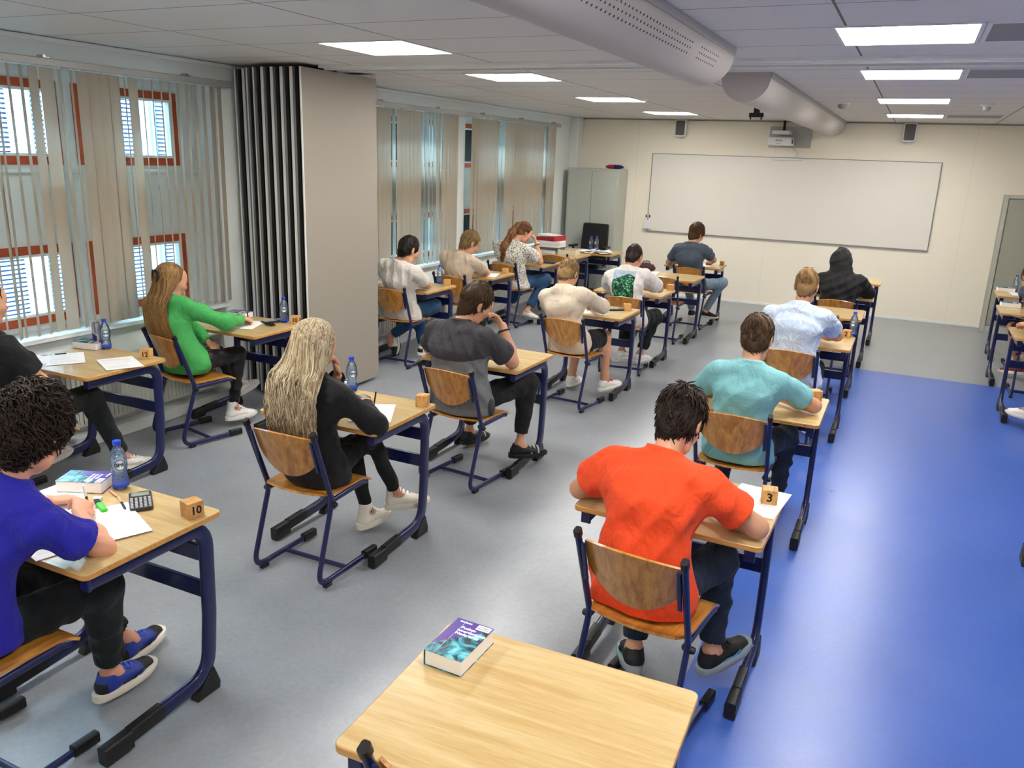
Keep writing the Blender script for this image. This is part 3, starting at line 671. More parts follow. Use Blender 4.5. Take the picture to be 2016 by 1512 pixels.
def make_bottle():
    t = thing('water_bottle', '', 'bottle')
    b = MB(); b.lathe([(.001, .004), (.022, .0), (.030, .006), (.0315, .02), (.030, .045), (.0265, .062), (.0265, .07), (.030, .085), (.0318, .10), (.0318, .115), (.030, .13), (.026, .15), (.018, .168), (.0125, .176), (.0125, .186)], 28)
    b.build('body', 'pet_bottle', t, smooth=60)
    b = MB(); b.lathe([(.0145, .182), (.0152, .184), (.0152, .198), (.0135, .2)], 20); b.build('cap', 'blue_cap', t, smooth=40)
    def ring(mb, rx, rz_, r0, cz, R=.0322):
        n = 28; vs = []
        for i in range(n):
            a = 2*math.pi*i/n
            for k in (1, r0):
                u_ = rx*k*math.cos(a); z = cz+rz_*k*math.sin(a); th = u_/R-math.pi/2
                vs.append((R*math.cos(th), R*math.sin(th), z))
        mb.add(vs, [(2*i, 2*((i+1) % n), 2*((i+1) % n)+1, 2*i+1) for i in range(n)])
    b = MB(); ring(b, .021, .022, .02, .107, .0321); b.cur = 1; ring(b, .021, .022, .88, .107, .0324)
    b.cur = 1
    def wrap(p): th = p.x/.0325-math.pi/2; return Vector((.0326*math.cos(th), .0326*math.sin(th), .107+p.y))
    text_mb(b, 'SPA', .019, wrap, depth=0., bold=.0004)
    b.cur = 2
    for z in (.014,): b.lathe([(.0318, z), (.0322, z+.002), (.0322, z+.008), (.0318, z+.01)], 28)
    b.build('label', ['label_white', 'ink', 'blue_cap'], t, smooth=0)
    return t
BOT = make_bottle(); ub = [False]
for x, y, rz, l in ((-2.655, 2.045, 1.05, 'blue-capped water bottle beside the calculator on the lower-left desk'),
    (-4.645, 3.575, 1.0, 'blue-capped water bottle next to the energy drink can on the near-window desk'),
    (-4.30, 4.90, .8, 'blue-capped water bottle on the green-sweater girl\'s desk in front of the partition'),
    (-2.72, 3.64, .85, 'blue-capped water bottle to the right of the blonde girl'),
    (-4.35, 7.36, .5, 'blue-capped water bottle on the desk just past the partition'),
    (-.30, 7.10, -.15, 'blue-capped water bottle behind the palm-print shirt'),
    (-4.28, 11.67, -.3, 'left one of the two water bottles before the black office chair'),
    (-4.20, 11.69, -.3, 'right one of the two water bottles before the black office chair'),
    (1.19, 11.02, 0, 'water bottle on the farthest desk at the right edge')):
    place(BOT, ub, (x, y, DZ+.0005), rz, l, 'blue-capped water bottles')

def cover_mat():
    m = bpy.data.materials.new('book_cover'); m.use_nodes = True; nt = m.node_tree; b = nt.nodes['Principled BSDF']
    tc = N(nt, 'ShaderNodeTexCoord'); sp = N(nt, 'ShaderNodeSeparateXYZ'); nt.links.new(tc.outputs['Object'], sp.inputs[0])
    n = N(nt, 'ShaderNodeTexNoise', i_Scale=24., i_Detail=4., i_Distortion=1.5); nt.links.new(tc.outputs['Object'], n.inputs['Vector'])
    cr = N(nt, 'ShaderNodeValToRGB'); e = cr.color_ramp.elements
    e[0].position = .38; e[0].color = (*lin('20262c'), 1); e[1].position = .66; e[1].color = (*lin('7fd2d8'), 1); x = e.new(.52); x.color = (*lin('2f93a8'), 1)
    nt.links.new(n.outputs['Fac'], cr.inputs[0])
    # purple where y is high and x low (diagonal edge)
    d = math_(nt, 'SUBTRACT', sp.outputs[1], math_(nt, 'MULTIPLY', sp.outputs[0], 1.1))
    d = math_(nt, 'ADD', d, math_(nt, 'MULTIPLY', math_(nt, 'SUBTRACT', n.outputs['Fac'], .5), .05))
    k = math_(nt, 'GREATER_THAN', d, .012)
    nt.links.new(mixc(nt, k, cr.outputs[0], '4e3290'), b.inputs['Base Color']); b.inputs['Roughness'].default_value = .25
    _M['book_cover'] = m
cover_mat()
def make_book():
    t = thing('thick_book', '', 'book'); w, h, d = .115, .18, .046
    b = MB(); b.box(-w/2+.002, w/2-.001, -h/2+.002, h/2-.002, .0012, d-.0012); b.build('pages', 'book_pages', t, bevel=.002)
    b = MB(); b.box(-w/2, w/2, -h/2, h/2, 0, .0012).box(-w/2-.0012, -w/2, -h/2, h/2, 0, d)
    b.cur = 0
    b.box(-w/2, w/2, -h/2, h/2, d-.0012, d); b.build('cover', 'book_cover', t, bevel=.0004)
    b = MB(); z = d+.0001
    M = lambda x, y: Matrix.Translation((x, y, z))
    text_mb(b, 'Pocket-', .0155, M(-.002, .052), .0001, .0004); text_mb(b, 'woordenboek', .0155, M(.014, .037), .0001, .0004); text_mb(b, 'Nederlands', .0155, M(.009, .022), .0001, .0004)
    text_mb(b, 'VAN DALE', .008, M(-.026, .078), .0001, .0005)
    b.box(-.0285, -.0279, -h/2+.004, h/2-.004, d, d+.00015)
    b.build('title', 'label_white', t, smooth=0)
    b = MB(); b.box(.012, .054, .062, .086, d, d+.0003); st = b.build('sticker', 'paper', t, smooth=0)
    b = MB(); text_mb(b, 'EXAMEN', .007, Matrix.Translation((.033, .077, d+.0004)), .0001, .0001); text_mb(b, 'NEDERLANDS', .0055, Matrix.Translation((.033, .069, d+.0004)), .0001, .0001); b.build('sticker_text', 'ink', st, smooth=0)
    b = MB(); b.prism([(x-.028, y-.02) for x, y in circ(.005, .004, 16)], d, d+.0003); b.build('red_dot', 'red_card', t, smooth=0)
    return t
BOOK = make_book(); uk = [False]
for x, y, rz, l in ((-.94, 1.72, -.03, 'purple and teal Dutch pocket dictionary on the empty foreground desk'),
    (-2.775, 1.985, -1.15, 'thick teal-covered dictionary behind the writing hand on the lower-left desk'),
    (-4.76, 3.545, -1.35, 'thick dictionary under the energy drink can on the near-window desk'),
    (-4.72, 4.86, -1.4, 'thick dictionary at the back of the green-sweater girl\'s desk'),
    (-2.835, 3.62, -.9, 'thick dictionary half hidden behind the blonde girl\'s bottle'),
    (-.975, 4.93, -.1, 'thick dictionary left of the boy in teal'),
    (1.04, 9.74, -1.5, 'thick dictionary on the second right-edge desk'),
    (1.10, 11.02, -1.5, 'book lying on the farthest right-edge desk')):
    place(BOOK, uk, (x, y, DZ), rz, l, 'thick dictionaries')

def make_calc():
    t = thing('calculator', '', 'calculator'); w, h, d = .08, .165, .016
    b = MB(); b.prism(rrect(w/2, h/2, .012, 3), 0, d); b.build('body', 'calc_body', t, bevel=.003)
    b = MB(); b.box(-.031, .031, .035, .068, d, d+.0008); b.build('screen', 'calc_screen', t, smooth=0)
    b = MB()
    for i in range(5):
        for j in range(7):
            x = -.031+i*.0155; y = -.074+j*.0145; b.box(x-.0048, x+.0048, y-.003, y+.003, d-.001, d+.0025)
    b.build('keypad', 'calc_key', t, bevel=.001, seg=1)
    b = MB(); text_mb(b, 'CASIO', .007, Matrix.Translation((-.018, .074, d+.0001)), .0001, .0002); b.build('brand_mark', 'calc_key', t, smooth=0)
    return t
CAL = make_calc(); ua = [False]
for x, y, rz, l in ((-2.475, 1.985, .9, 'dark scientific calculator beside the bottle on the lower-left desk'),
    (-2.60, 3.50, -.5, 'dark calculator in front of the blonde girl\'s bottle'),
    (-4.385, 4.86, -.3, 'dark calculator next to the bottle on the green-sweater girl\'s desk'),
    (-2.30, 7.03, -.9, 'dark calculator beside the cube on the cream-sweatshirt boy\'s desk')):
    place(CAL, ua, (x, y, DZ), rz, l, 'dark calculators')

SHN = [0]
def sheet(x, y, rz, label, w=.21, h=.297, z=DZ+.0008, lines=True, curl=0., group='exam papers on the desks'):
    SHN[0] += 1; z += (SHN[0] % 4)*.0013; t = thing('paper_sheet', label, 'paper', (x, y, z), rz, group)
    g = [[(w*(i/6-.5), h*(j/6-.5), curl*((i/6-.5)**2+(j/6-.5)**2)*1.2*(1 if i > 3 else .2)) for j in range(7)] for i in range(7)]
    b = MB(); b.sheet(g, .0008); b.build('page', 'paper', t, smooth=60)
    if lines:
        b = MB(); yy = h/2-.03
        while yy > -h/2+.03:
            x1 = w/2-.02-random.uniform(0, .06); b.box(-w/2+.02, x1, yy, yy+.0016, .0005+curl*.02, .0007+curl*.02); yy -= .0085 if random.random() < .8 else .02
        b.build('print', 'faint_print', t, smooth=0)
sheet(-.40, 3.225, -.1, 'white sheet under the cube marked 3'); sheet(-.66, 3.03, .05, 'white sheet under the orange-shirt boy\'s arms')
sheet(-2.42, 1.80, 1.15, 'white sheet hanging by the elbow of the boy in royal blue', z=DZ+.0025); sheet(-2.72, 1.80, .9, 'exam sheet under the writing hand on the lower-left desk'); sheet(-2.50, 1.64, 1.3, 'exam sheet sticking out over the near edge of the lower-left desk', z=DZ+.0016)
sheet(-4.62, 3.26, .95, 'left exam sheet on the near-window desk'); sheet(-4.26, 3.36, 1.1, 'right exam sheet beside the cube marked 12'); sheet(-4.74, 3.12, .5, 'sheet at the elbow of the man in black', lines=False)
sheet(-4.47, 4.66, .4, 'white sheet under the green-sweater girl\'s hand'); sheet(-2.38, 3.36, .5, 'exam sheet under the blonde girl\'s right hand'); sheet(-2.64, 3.30, .1, 'exam sheet in front of the blonde girl')
sheet(-2.43, 6.86, .2, 'white sheet under the cream-sweatshirt boy\'s arm'); sheet(-2.52, 8.22, .1, 'sheet in front of the boy with the green print'); sheet(-2.42, 10.93, .3, 'white sheet under the slate-blue boy\'s hand'); sheet(-4.45, 7.0, .3, 'sheet in front of the dark-haired boy in white')
sheet(-4.25, 8.28, .3, 'sheet under the hand of the boy in beige'); sheet(-4.50, 9.57, .2, 'sheet under the curly-ponytail girl\'s elbow'); sheet(-.70, 4.70, .05, 'sheet in front of the boy in teal'); sheet(-.62, 6.72, 0, 'sheet in front of the boy in the palm-print shirt'); sheet(1.24, 10.86, .1, 'sheet near the bottle on the farthest right-edge desk', lines=False)

def pen(a, b_, label, c1='ink', c2='steel', r=.0045, name='pen'):
    a = Vector(a); b_ = Vector(b_); L = (b_-a).length; M = frame_M(a, (b_-a).cross(Vector((0, 0, 1))) if abs((b_-a).normalized().z) < .95 else (1, 0, 0), (0, 0, 1))
    q = (b_-a).to_track_quat('Z', 'Y').to_matrix().to_4x4(); t = thing(name, label, 'pen', a)
    m = MB(); m.lathe([(.001, 0), (r*.5, .006), (r, .014), (r, L*.55)], 10, q); m.build('grip', c2, t, smooth=40)
    m = MB(); m.lathe([(r, L*.55), (r, L*.97), (r*.6, L)], 10, q); m.build('barrel', c1, t, smooth=40)
pen((-2.46, 1.905, DZ+.006), (-2.585, 1.975, DZ+.006), 'peach ballpoint with a dark tip lying below the calculator', 'peach', 'ink', .005)
pen((-2.59, 1.975, DZ+.006), (-2.66, 2.0, DZ+.006), 'orange pen lying half under the bottle base', 'peach', 'peach', .005)
hl = thing('highlighter_pen', 'lime green highlighter with a black cap on the lower-left desk', 'highlighter', (-2.575, 1.885, DZ+.011), 2.72)
b = MB(); b.sweep([(-.07, 0, 0), (.0, 0, 0)], rrect(.011, .0085, .005), side=(0, 1, 0)); b.build('barrel', 'lime', hl, smooth=40)
b = MB(); b.sweep([(0, 0, 0), (.035, 0, 0), (.045, 0, 0)], rrect(.0095, .0075, .004), side=(0, 1, 0), radii=[1, 1, .8]); b.build('cap', 'ink', hl, smooth=40)
b = MB(); b.prism(rrect(.016, .011, .006), 0, .012); tag(b.build('eraser', 'eraser', None, (-2.635, 1.925, DZ), bevel=.002, rot=(0, 0, .4)), 'small whitish eraser beside the lime highlighter', 'eraser')
b = MB(); b.sweep([(-.05, 0, .012), (-.02, 0, .014), (.03, 0, .014), (.05, 0, .01)], circ(.016, .011, 12), side=(0, 1, 0), radii=[.5, 1, 1, .4]); tag(b.build('computer_mouse' if False else 'pencil_sharpener', 'dark_plastic', None, (-4.30, 4.74, DZ), smooth=60), 'small dark rounded object lying below the bottle on the green-sweater girl\'s desk', 'object')
cn = thing('drink_can', 'slim silver and blue energy drink can on the dictionary by the near window', 'can', (-4.70, 3.555, DZ+.046), .6)
b = MB(); b.lathe([(.019, 0), (.0255, .007), (.0265, .012), (.0265, .118), (.022, .13), (.0225, .133)], 24); b.build('can_body', 'can_silver', cn, smooth=40)
b = MB(); seg = 24
for z0, z1, q in ((.03, .07, (0, 7)),):
    vs = []; n = 7
    for i in range(n+1):
        a = math.radians(-150+i*11)
        for z in (.012, .07): vs.append((.0268*math.cos(a), .0268*math.sin(a), z if z < .05 else .07-.004*i))
    b.add(vs, [(2*i, 2*i+2, 2*i+3, 2*i+1) for i in range(n)])
b.build('blue_field', 'can_blue', cn, smooth=60)
b = MB(); b.lathe([(.0222, .1325), (.0228, .135), (.0205, .135), (.020, .132)], 20); b.build('rim', 'steel', cn)
pen((-4.80, 3.22, DZ+.006), (-4.72, 3.34, DZ+.006), 'dark pen lying by the shoulder of the man in black')

# teacher desk clutter
def pile(x, y, z, rz, w, d, h, m, name, label, cat, n=1, group=None):
    for k in range(n): pass
    b = MB(); b.box(-w/2, w/2, -d/2, d/2, 0, h); return tag(b.build(name, m, None, (x, y, z), bevel=.002, rot=(0, 0, rz)), label, cat, group)
bd = thing('ring_binder', 'red ring binder on top of the paper stack by the curly-ponytail girl', 'binder', (-4.60, 10.88, DZ+.175), -.25)
b = MB(); b.prism([(-.16, 0), (.16, 0), (.16, .075), (-.16, .045)], -.14, .14, Matrix.Rotation(math.pi/2, 4, 'X')); b.build('cover', 'red_card', bd, bevel=.003)
b = MB(); b.box(-.15, .15, -.13, .13, .06, .078, Matrix.Rotation(.05, 4, 'Y')); b.build('loose_papers', 'paper', bd, smooth=0)
z = DZ
for k in range(4):
    hh = (.05, .04, .045, .04)[k]; pile(-4.58+.01*k, 10.86-.01*k, z, -.15+.07*k, .30, .27, hh-.002, ('paper', 'facade_slat', 'paper', 'label_white')[k], 'paper_stack', ('lowest', 'second', 'third', 'topmost')[k]+' paper bundle in the stack under the red binder', 'paper stack', 1, 'paper bundles'); z += hh
bxo = thing('open_carton', 'low open white carton on the teacher desk', 'box', (-4.30, 10.84, DZ), .12)
b = MB(); w, d, h, tt = .13, .14, .075, .004
b.box(-w, w, -d, -d+tt, 0, h).box(-w, w, d-tt, d, 0, h).box(-w, -w+tt, -d, d, 0, h).box(w-tt, w, -d, d, 0, h).box(-w, w, -d, d, 0, tt); b.build('carton', 'carton', bxo, smooth=0)
b = MB(); b.box(-w+tt, w-tt, -d+tt, d-tt, tt, .05); b.build('contents', 'carton_inside', bxo, smooth=0)
for k, (x, y, rz) in enumerate(((-4.12, 11.30, .3), (-4.02, 11.38, -.2), (-3.93, 11.30, .6), (-4.22, 11.36, .1))):
    sheet(x, y, rz, ('first', 'second', 'third', 'fourth')[k]+' loose sheet in the spread of papers before the two bottles', z=DZ+.002+.003*k, lines=False, curl=.05, group='loose papers on the teacher desk')
b = MB(); b.box(-.12, .12, -.09, .09, 0, .006); tag(b.build('newspaper', 'perf_grey', None, (-3.98, 11.36, DZ+.014), rot=(0, 0, .2)), 'grey printed booklet on the papers before the two bottles', 'booklet')
lt = thing('laptop', 'closed dark laptop on the curly-ponytail girl\'s desk', 'laptop', (-4.22, 9.78, DZ), .2)
b = MB(); b.prism(rrect(.16, .115, .012), 0, .01); b.build('base', 'dark_plastic', lt, bevel=.002); b = MB(); b.prism(rrect(.16, .115, .012), .0105, .018); b.build('lid', 'calc_body', lt, bevel=.002)
oc = thing('office_chair', 'black office chair behind the teacher desk, in front of the cabinet', 'chair', (-4.42, 11.98, 0), 3.1)
g = [[(u*.22*(1-.10*max(0, (w-.5))), -.17-.03*(1-u*u)-.05*w, .56+.54*w) for w in [j/8 for j in range(9)]] for u in [-1+i/5 for i in range(11)]]
b = MB(); b.sheet(g, .06); o = b.build('backrest', 'black_fabric', oc, bevel=.02, seg=3); 
b = MB(); b.prism(rrect(.24, .23, .09, 5), .44, .52); b.build('seat', 'black_fabric', oc, bevel=.02, seg=3)
for s in (-1, 1):
    b = MB(); b.tube([(s*.27, 0, .5), (s*.27, 0, .74)], .018, 10); b.sweep([(s*.27, -.1, .76), (s*.27, .1, .76)], rrect(.04, .015, .012), side=(1, 0, 0)); b.tube([(s*.2, 0, .47), (s*.27, 0, .5)], .015, 8); b.build('armrest', 'dark_plastic', oc, smooth=40)
b = MB(); b.tube([(0, 0, .1), (0, 0, .44)], .028, 12); b.box(-.02, .02, -.2, -.1, .45, .6); b.build('column', 'dark_plastic', oc)
b = MB()
for k in range(5):
    a = k*2*math.pi/5; b.sweep([(0, 0, .11), (.28*math.cos(a), .28*math.sin(a), .07)], rrect(.022, .015, .006), radii=[1, .8])
b.build('star_base', 'dark_plastic', oc, smooth=40)
for k in range(5):
    a = k*2*math.pi/5; b = MB(); b.lathe([(.02, -.018), (.027, -.01), (.027, .01), (.02, .018)], 12, Matrix.Translation((.28*math.cos(a), .28*math.sin(a), .027)) @ Matrix.Rotation(math.pi/2, 4, 'X')); b.build('castor', 'black_rubber', oc)
pc = thing('zip_pouch', 'small dark maroon pouch with a handle on the unoccupied middle-row desk', 'pouch', (-2.80, 9.60, DZ+.03), .2)
b = MB(); b.sweep([(-.11, 0, .035), (-.08, 0, .045), (0, 0, .055), (.08, 0, .045), (.11, 0, .03)], circ(.05, .055, 14), side=(0, 1, 0), radii=[.3, .75, 1, .75, .3]); b.build('pouch_body', 'pouch_maroon' if 'pouch_maroon' in _M else mat('pouch_maroon', '3a1218', .7), pc, smooth=60)
b = MB(); b.tube(bend([(-.05, 0, .09), (-.03, 0, .125), (.03, 0, .125), (.05, 0, .09)], .03), .006, 6); b.build('handle', 'ink', pc)
pile(-2.78, 9.58, DZ, .1, .28, .2, .03, 'book_pages', 'notebook', 'closed pale notebook under the maroon pouch', 'notebook')
pb = thing('plastic_bag', 'crumpled whitish plastic bag on the floor just past the partition', 'bag', (-4.68, 6.42, 0))
# ------------------------------------------------------------------ smooth solids for bodies and clothing
def V3(*a): return np.array(a[0] if len(a) == 1 else a, dtype=np.float64)
def nz(v): v = V3(v); return v/max(1e-9, np.linalg.norm(v))
class Solid:
    def __init__(s, res, k): s.res = res; s.k = k; s.p = []; s.sub = []; s.cuts = []; s.noise = None; s.fade = []
    def cap(s, a, b, ra, rb, u=None, wa=1., wb=1., k=None, plane=None):   # round cone; u = widening axis, wa/wb width factors
        s.p.append(('c', V3(a), V3(b), ra, rb, None if u is None else nz(u), wa, wb, k, plane)); return s
    def ell(s, c, r, R=None, k=None): s.p.append(('e', V3(c), V3(r), np.eye(3) if R is None else np.array(R), k)); return s
    def carve(s, *a, **kw): t = Solid(s.res, .003); t.cap(*a, **kw); s.sub.append(t.p[0]); return s
    def cut(s, point, n): s.cuts.append((V3(point), nz(n))); return s
    @staticmethod
    def dist(p, X, Y, Z):
        if p[0] == 'c':
            _, a, b, ra, rb, u, wa, wb, k, plane = p; ab = b-a; L2 = max(1e-9, ab@ab)
            x, y, z = X-a[0], Y-a[1], Z-a[2]; t = np.clip((x*ab[0]+y*ab[1]+z*ab[2])/L2, 0, 1)
            x = x-t*ab[0]; y = y-t*ab[1]; z = z-t*ab[2]
            if u is not None:
                w = wa+(wb-wa)*t; du = x*u[0]+y*u[1]+z*u[2]; q = du*(1/w-1); x = x+q*u[0]; y = y+q*u[1]; z = z+q*u[2]
            d = np.sqrt(x*x+y*y+z*z)-(ra+(rb-ra)*t)
            if plane is not None:
                pp, n = plane; d = np.maximum(d, (X-pp[0])*n[0]+(Y-pp[1])*n[1]+(Z-pp[2])*n[2])
            return d
        _, c, r, R, k = p; x, y, z = X-c[0], Y-c[1], Z-c[2]
        q = [(x*R[0, i]+y*R[1, i]+z*R[2, i])/r[i] for i in range(3)]
        l = np.sqrt(q[0]**2+q[1]**2+q[2]**2); return (l-1)*min(r)*(.6+.4*1)
    def bb(s, p, m):
        if p[0] == 'c':
            w = max(p[6], p[7]) if p[5] is not None else 1; r = max(p[3], p[4])*max(1, w)+m
            return np.minimum(p[1], p[2])-r, np.maximum(p[1], p[2])+r
        r = max(p[2])+m; return p[1]-r, p[1]+r
    def mesh(s):
        h = s.res; m = s.k*5+h*2
        bs = [s.bb(p, m) for p in s.p]; lo = np.min([b[0] for b in bs], 0); hi = np.max([b[1] for b in bs], 0)
        n = np.ceil((hi-lo)/h).astype(int)+2; S = np.zeros(n, np.float32)
        F2 = None
        def slc(b):
            i0 = np.maximum(0, ((b[0]-lo)/h).astype(int)); i1 = np.minimum(n, ((b[1]-lo)/h).astype(int)+2)
            sl = tuple(slice(a, c) for a, c in zip(i0, i1)); ax = [(lo[i]+h*np.arange(i0[i], i1[i])).astype(np.float32) for i in range(3)]
            return sl, ax[0][:, None, None], ax[1][None, :, None], ax[2][None, None, :]
        for p, b in zip(s.p, bs):
            if p[-1 if p[0] == 'e' else 8] is not None: continue
            sl, X, Y, Z = slc(b); d = s.dist(p, X, Y, Z); S[sl] += np.exp(np.clip(-d/s.k, -60, 60)).astype(np.float32)
        with np.errstate(divide='ignore'): F = np.where(S > 1e-20, -s.k*np.log(np.maximum(S, 1e-20)), m).astype(np.float32)
        kk = {}
        for p, b in zip(s.p, bs):
            k = p[-1 if p[0] == 'e' else 8]
            if k is not None: kk.setdefault(k, []).append((p, b))
        for k, lst in kk.items():
            S2 = np.zeros(n, np.float32)
            for p, b in lst:
                sl, X, Y, Z = slc((b[0]+m-5*k-2*h, b[1]-m+5*k+2*h)) ; d = s.dist(p, X, Y, Z); S2[sl] += np.exp(np.clip(-d/k, -60, 60)).astype(np.float32)
            F = np.minimum(F, np.where(S2 > 1e-20, -k*np.log(np.maximum(S2, 1e-20)), m).astype(np.float32))
        ax = [(lo[i]+h*np.arange(n[i])).astype(np.float32) for i in range(3)]
        X, Y, Z = ax[0][:, None, None], ax[1][None, :, None], ax[2][None, None, :]
        if s.noise is not None:
            near = np.abs(F) < .03; ii = np.nonzero(near)
            P = np.stack([ax[k][ii[k]] for k in range(3)], 1); nv = s.noise(P)
            for q, d in s.fade: w = np.clip(np.abs((P-q)@d)/.03, 0, 1); nv = nv*np.where(((P-q)**2).sum(1) < .13**2, w, 1)
            F[ii] += nv.astype(np.float32)
        for p in s.sub:
            b = s.bb(p, .01); sl, X1, Y1, Z1 = slc(b); F[sl] = np.maximum(F[sl], -s.dist(p, X1, Y1, Z1))
        for q, nn in s.cuts: F = np.maximum(F, (X-q[0])*nn[0]+(Y-q[1])*nn[1]+(Z-q[2])*nn[2])
        return nets(F, lo, h)
def nets(F, lo, h):
    I = F < 0; n = F.shape
    c = I[:-1, :-1, :-1].astype(np.int8); tot = np.zeros([k-1 for k in n], np.int8)
    offs = [(a, b, d) for a in (0, 1) for b in (0, 1) for d in (0, 1)]
    for a, b, d in offs: tot += I[a:n[0]-1+a, b:n[1]-1+b, d:n[2]-1+d]
    act = np.nonzero((tot > 0) & (tot < 8)); N_ = len(act[0])
    if N_ == 0: return np.zeros((0, 3)), np.zeros((0, 4), int)
    idx = -np.ones([k-1 for k in n], np.int32); idx[act] = np.arange(N_)
    vals = {o: F[act[0]+o[0], act[1]+o[1], act[2]+o[2]] for o in offs}
    acc = np.zeros((N_, 3)); cnt = np.zeros(N_)
    for o in offs:
        for k in range(3):
            if o[k] == 0:
                o2 = list(o); o2[k] = 1; a, b = vals[o], vals[tuple(o2)]; m = (a < 0) != (b < 0)
                t = np.where(m, a/np.where(a-b == 0, 1, a-b), 0)
                for j in range(3): acc[:, j] += np.where(m, o[j]+(t if j == k else 0), 0)
                cnt += m
    vs = lo+h*(np.stack(act, 1)+acc/cnt[:, None])
    fs = []
    for k in range(3):
        a = [slice(1, -1)]*3; a2 = list(a); a[k] = slice(0, -1); a2[k] = slice(1, None)
        A, B = I[tuple(a)], I[tuple(a2)]; e = np.nonzero(A != B)
        g = [e[j]+(0 if j == k else 1) for j in range(3)]
        flip = A[e]; j1, j2 = (k+1) % 3, (k+2) % 3; q = []
        for d1, d2 in ((-1, -1), (0, -1), (0, 0), (-1, 0)):
            c_ = [g[0].copy(), g[1].copy(), g[2].copy()]; c_[j1] = c_[j1]+d1; c_[j2] = c_[j2]+d2; q.append(idx[c_[0], c_[1], c_[2]])
        q = np.stack(q, 1); q[~flip] = q[~flip][:, ::-1]; fs.append(q)
    return vs, np.concatenate(fs)
def np_obj(name, vs, fs, mats, parent, mi=None, origin=(0, 0, 0)):
    me = bpy.data.meshes.new(name); vs = np.asarray(vs, np.float32)-np.asarray(origin, np.float32); n = len(fs)
    me.vertices.add(len(vs)); me.vertices.foreach_set('co', vs.ravel()); me.loops.add(4*n); me.loops.foreach_set('vertex_index', np.asarray(fs, np.int32).ravel())
    me.polygons.add(n); me.polygons.foreach_set('loop_start', np.arange(0, 4*n, 4, dtype=np.int32)); me.update(calc_edges=True)
    for m in (mats if isinstance(mats, (list, tuple)) else [mats]): me.materials.append(MT(m) if isinstance(m, str) else m)
    if mi is not None: me.polygons.foreach_set('material_index', np.asarray(mi, np.int32))
    me.shade_smooth(); o = bpy.data.objects.new(name, me); COL.objects.link(o)
    if parent is not None: o.parent = parent
    return o
def folds(seed, amp=.004, wl=.07):
    amp = amp*2.1
    r = np.random.default_rng(seed); K = []
    for i in range(5):
        d = r.normal(size=3); d[2] *= .8; d /= np.linalg.norm(d); K.append((d*2*math.pi/(wl*r.uniform(.7, 2.2)), r.uniform(0, 6), r.normal(size=3)*r.uniform(6, 14), r.uniform(0, 6)))
    def f(P):
        out = 0
        for k, ph, k2, p2 in K:
            m = .5+.5*np.sin(P@k2+p2); s = np.sin((P@k)*.8+ph+.8*np.sin(P@k2)); out = out+(s-.35*s*s)*m*.42
        return out*amp
    return f

# ---------- cloth, skin, hair materials
def skin(name, c):
    if name in _M: return name
    mat(name, c, .5, bump=.08, bscale=180, var=.06, vscale=14); _M[name].node_tree.nodes['Principled BSDF'].inputs['Subsurface Weight'].default_value = .12
    _M[name].node_tree.nodes['Principled BSDF'].inputs['Subsurface Radius'].default_value = (.02, .008, .004); return name
skin('skin_light', 'cc9778'); skin('skin_tan', 'c68f6c'); skin('skin_warm', 'd69a7d')
def cloth(name, c, var=.08, sc=7., bump=.25, sheen=.04, rough=.85):
    m = mat(name, c, rough, bump=bump, bscale=90., var=var, vscale=sc, sheen=sheen); nt = m.node_tree; b = nt.nodes['Principled BSDF']; old = b.inputs['Normal'].links[0].from_node
    tc = N(nt, 'ShaderNodeTexCoord'); mp = N(nt, 'ShaderNodeMapping'); mp.inputs['Rotation'].default_value = (.3, .5, .2); mp.inputs['Scale'].default_value = (1.8, 1, 1); nt.links.new(tc.outputs['Object'], mp.inputs['Vector'])
    n = N(nt, 'ShaderNodeTexNoise', i_Scale=8., i_Detail=1.5, i_Distortion=1.4); nt.links.new(mp.outputs[0], n.inputs['Vector']); v = n.outputs['Fac']
    bp = N(nt, 'ShaderNodeBump', i_Strength=.45, i_Distance=.035); nt.links.new(v, bp.inputs['Height']); nt.links.new(old.outputs['Normal'], bp.inputs['Normal']); nt.links.new(bp.outputs['Normal'], b.inputs['Normal'])
    return name
def hairm(name, c1, c2, scale=(40, 40, 5)):
    m = bpy.data.materials.new(name); m.use_nodes = True; nt = m.node_tree; b = nt.nodes['Principled BSDF']
    g = N(nt, 'ShaderNodeNewGeometry'); tc = N(nt, 'ShaderNodeTexCoord'); mp = N(nt, 'ShaderNodeMapping'); mp.inputs['Scale'].default_value = scale
    nt.links.new(tc.outputs['Object'], mp.inputs['Vector']); n = N(nt, 'ShaderNodeTexNoise', i_Scale=3., i_Detail=3.); nt.links.new(mp.outputs[0], n.inputs['Vector'])
    f = math_(nt, 'ADD', math_(nt, 'MULTIPLY', g.outputs['Random Per Island'], .75), math_(nt, 'MULTIPLY', n.outputs['Fac'], .5))
    f2 = N(nt, 'ShaderNodeMapRange'); f2.inputs[1].default_value = .2; f2.inputs[2].default_value = 1.0; nt.links.new(f, f2.inputs[0])
    nt.links.new(mixc(nt, f2.outputs[0], c1, c2), b.inputs['Base Color']); b.inputs['Roughness'].default_value = .5; b.inputs['Specular IOR Level'].default_value = .22
    bp = N(nt, 'ShaderNodeBump', i_Strength=.4, i_Distance=.004); nt.links.new(n.outputs['Fac'], bp.inputs['Height']); nt.links.new(bp.outputs['Normal'], b.inputs['Normal'])
    _M[name] = m
NECK = [None]
hairm('hair_black', '0a0706', '2b1e18'); hairm('hair_dark', '0f0906', '33221a'); hairm('hair_brown', '241810', '5b4028'); hairm('hair_light_brown', '4a3520', '8e6d45')
hairm('hair_dark_blond', '54402a', '9c7e52'); hairm('hair_blond', '6a5439', 'dccba9', (30, 30, 3)); hairm('hair_green_girl', '5a3d20', 'a98353'); hairm('hair_auburn', '2e1a10', '7b5335')
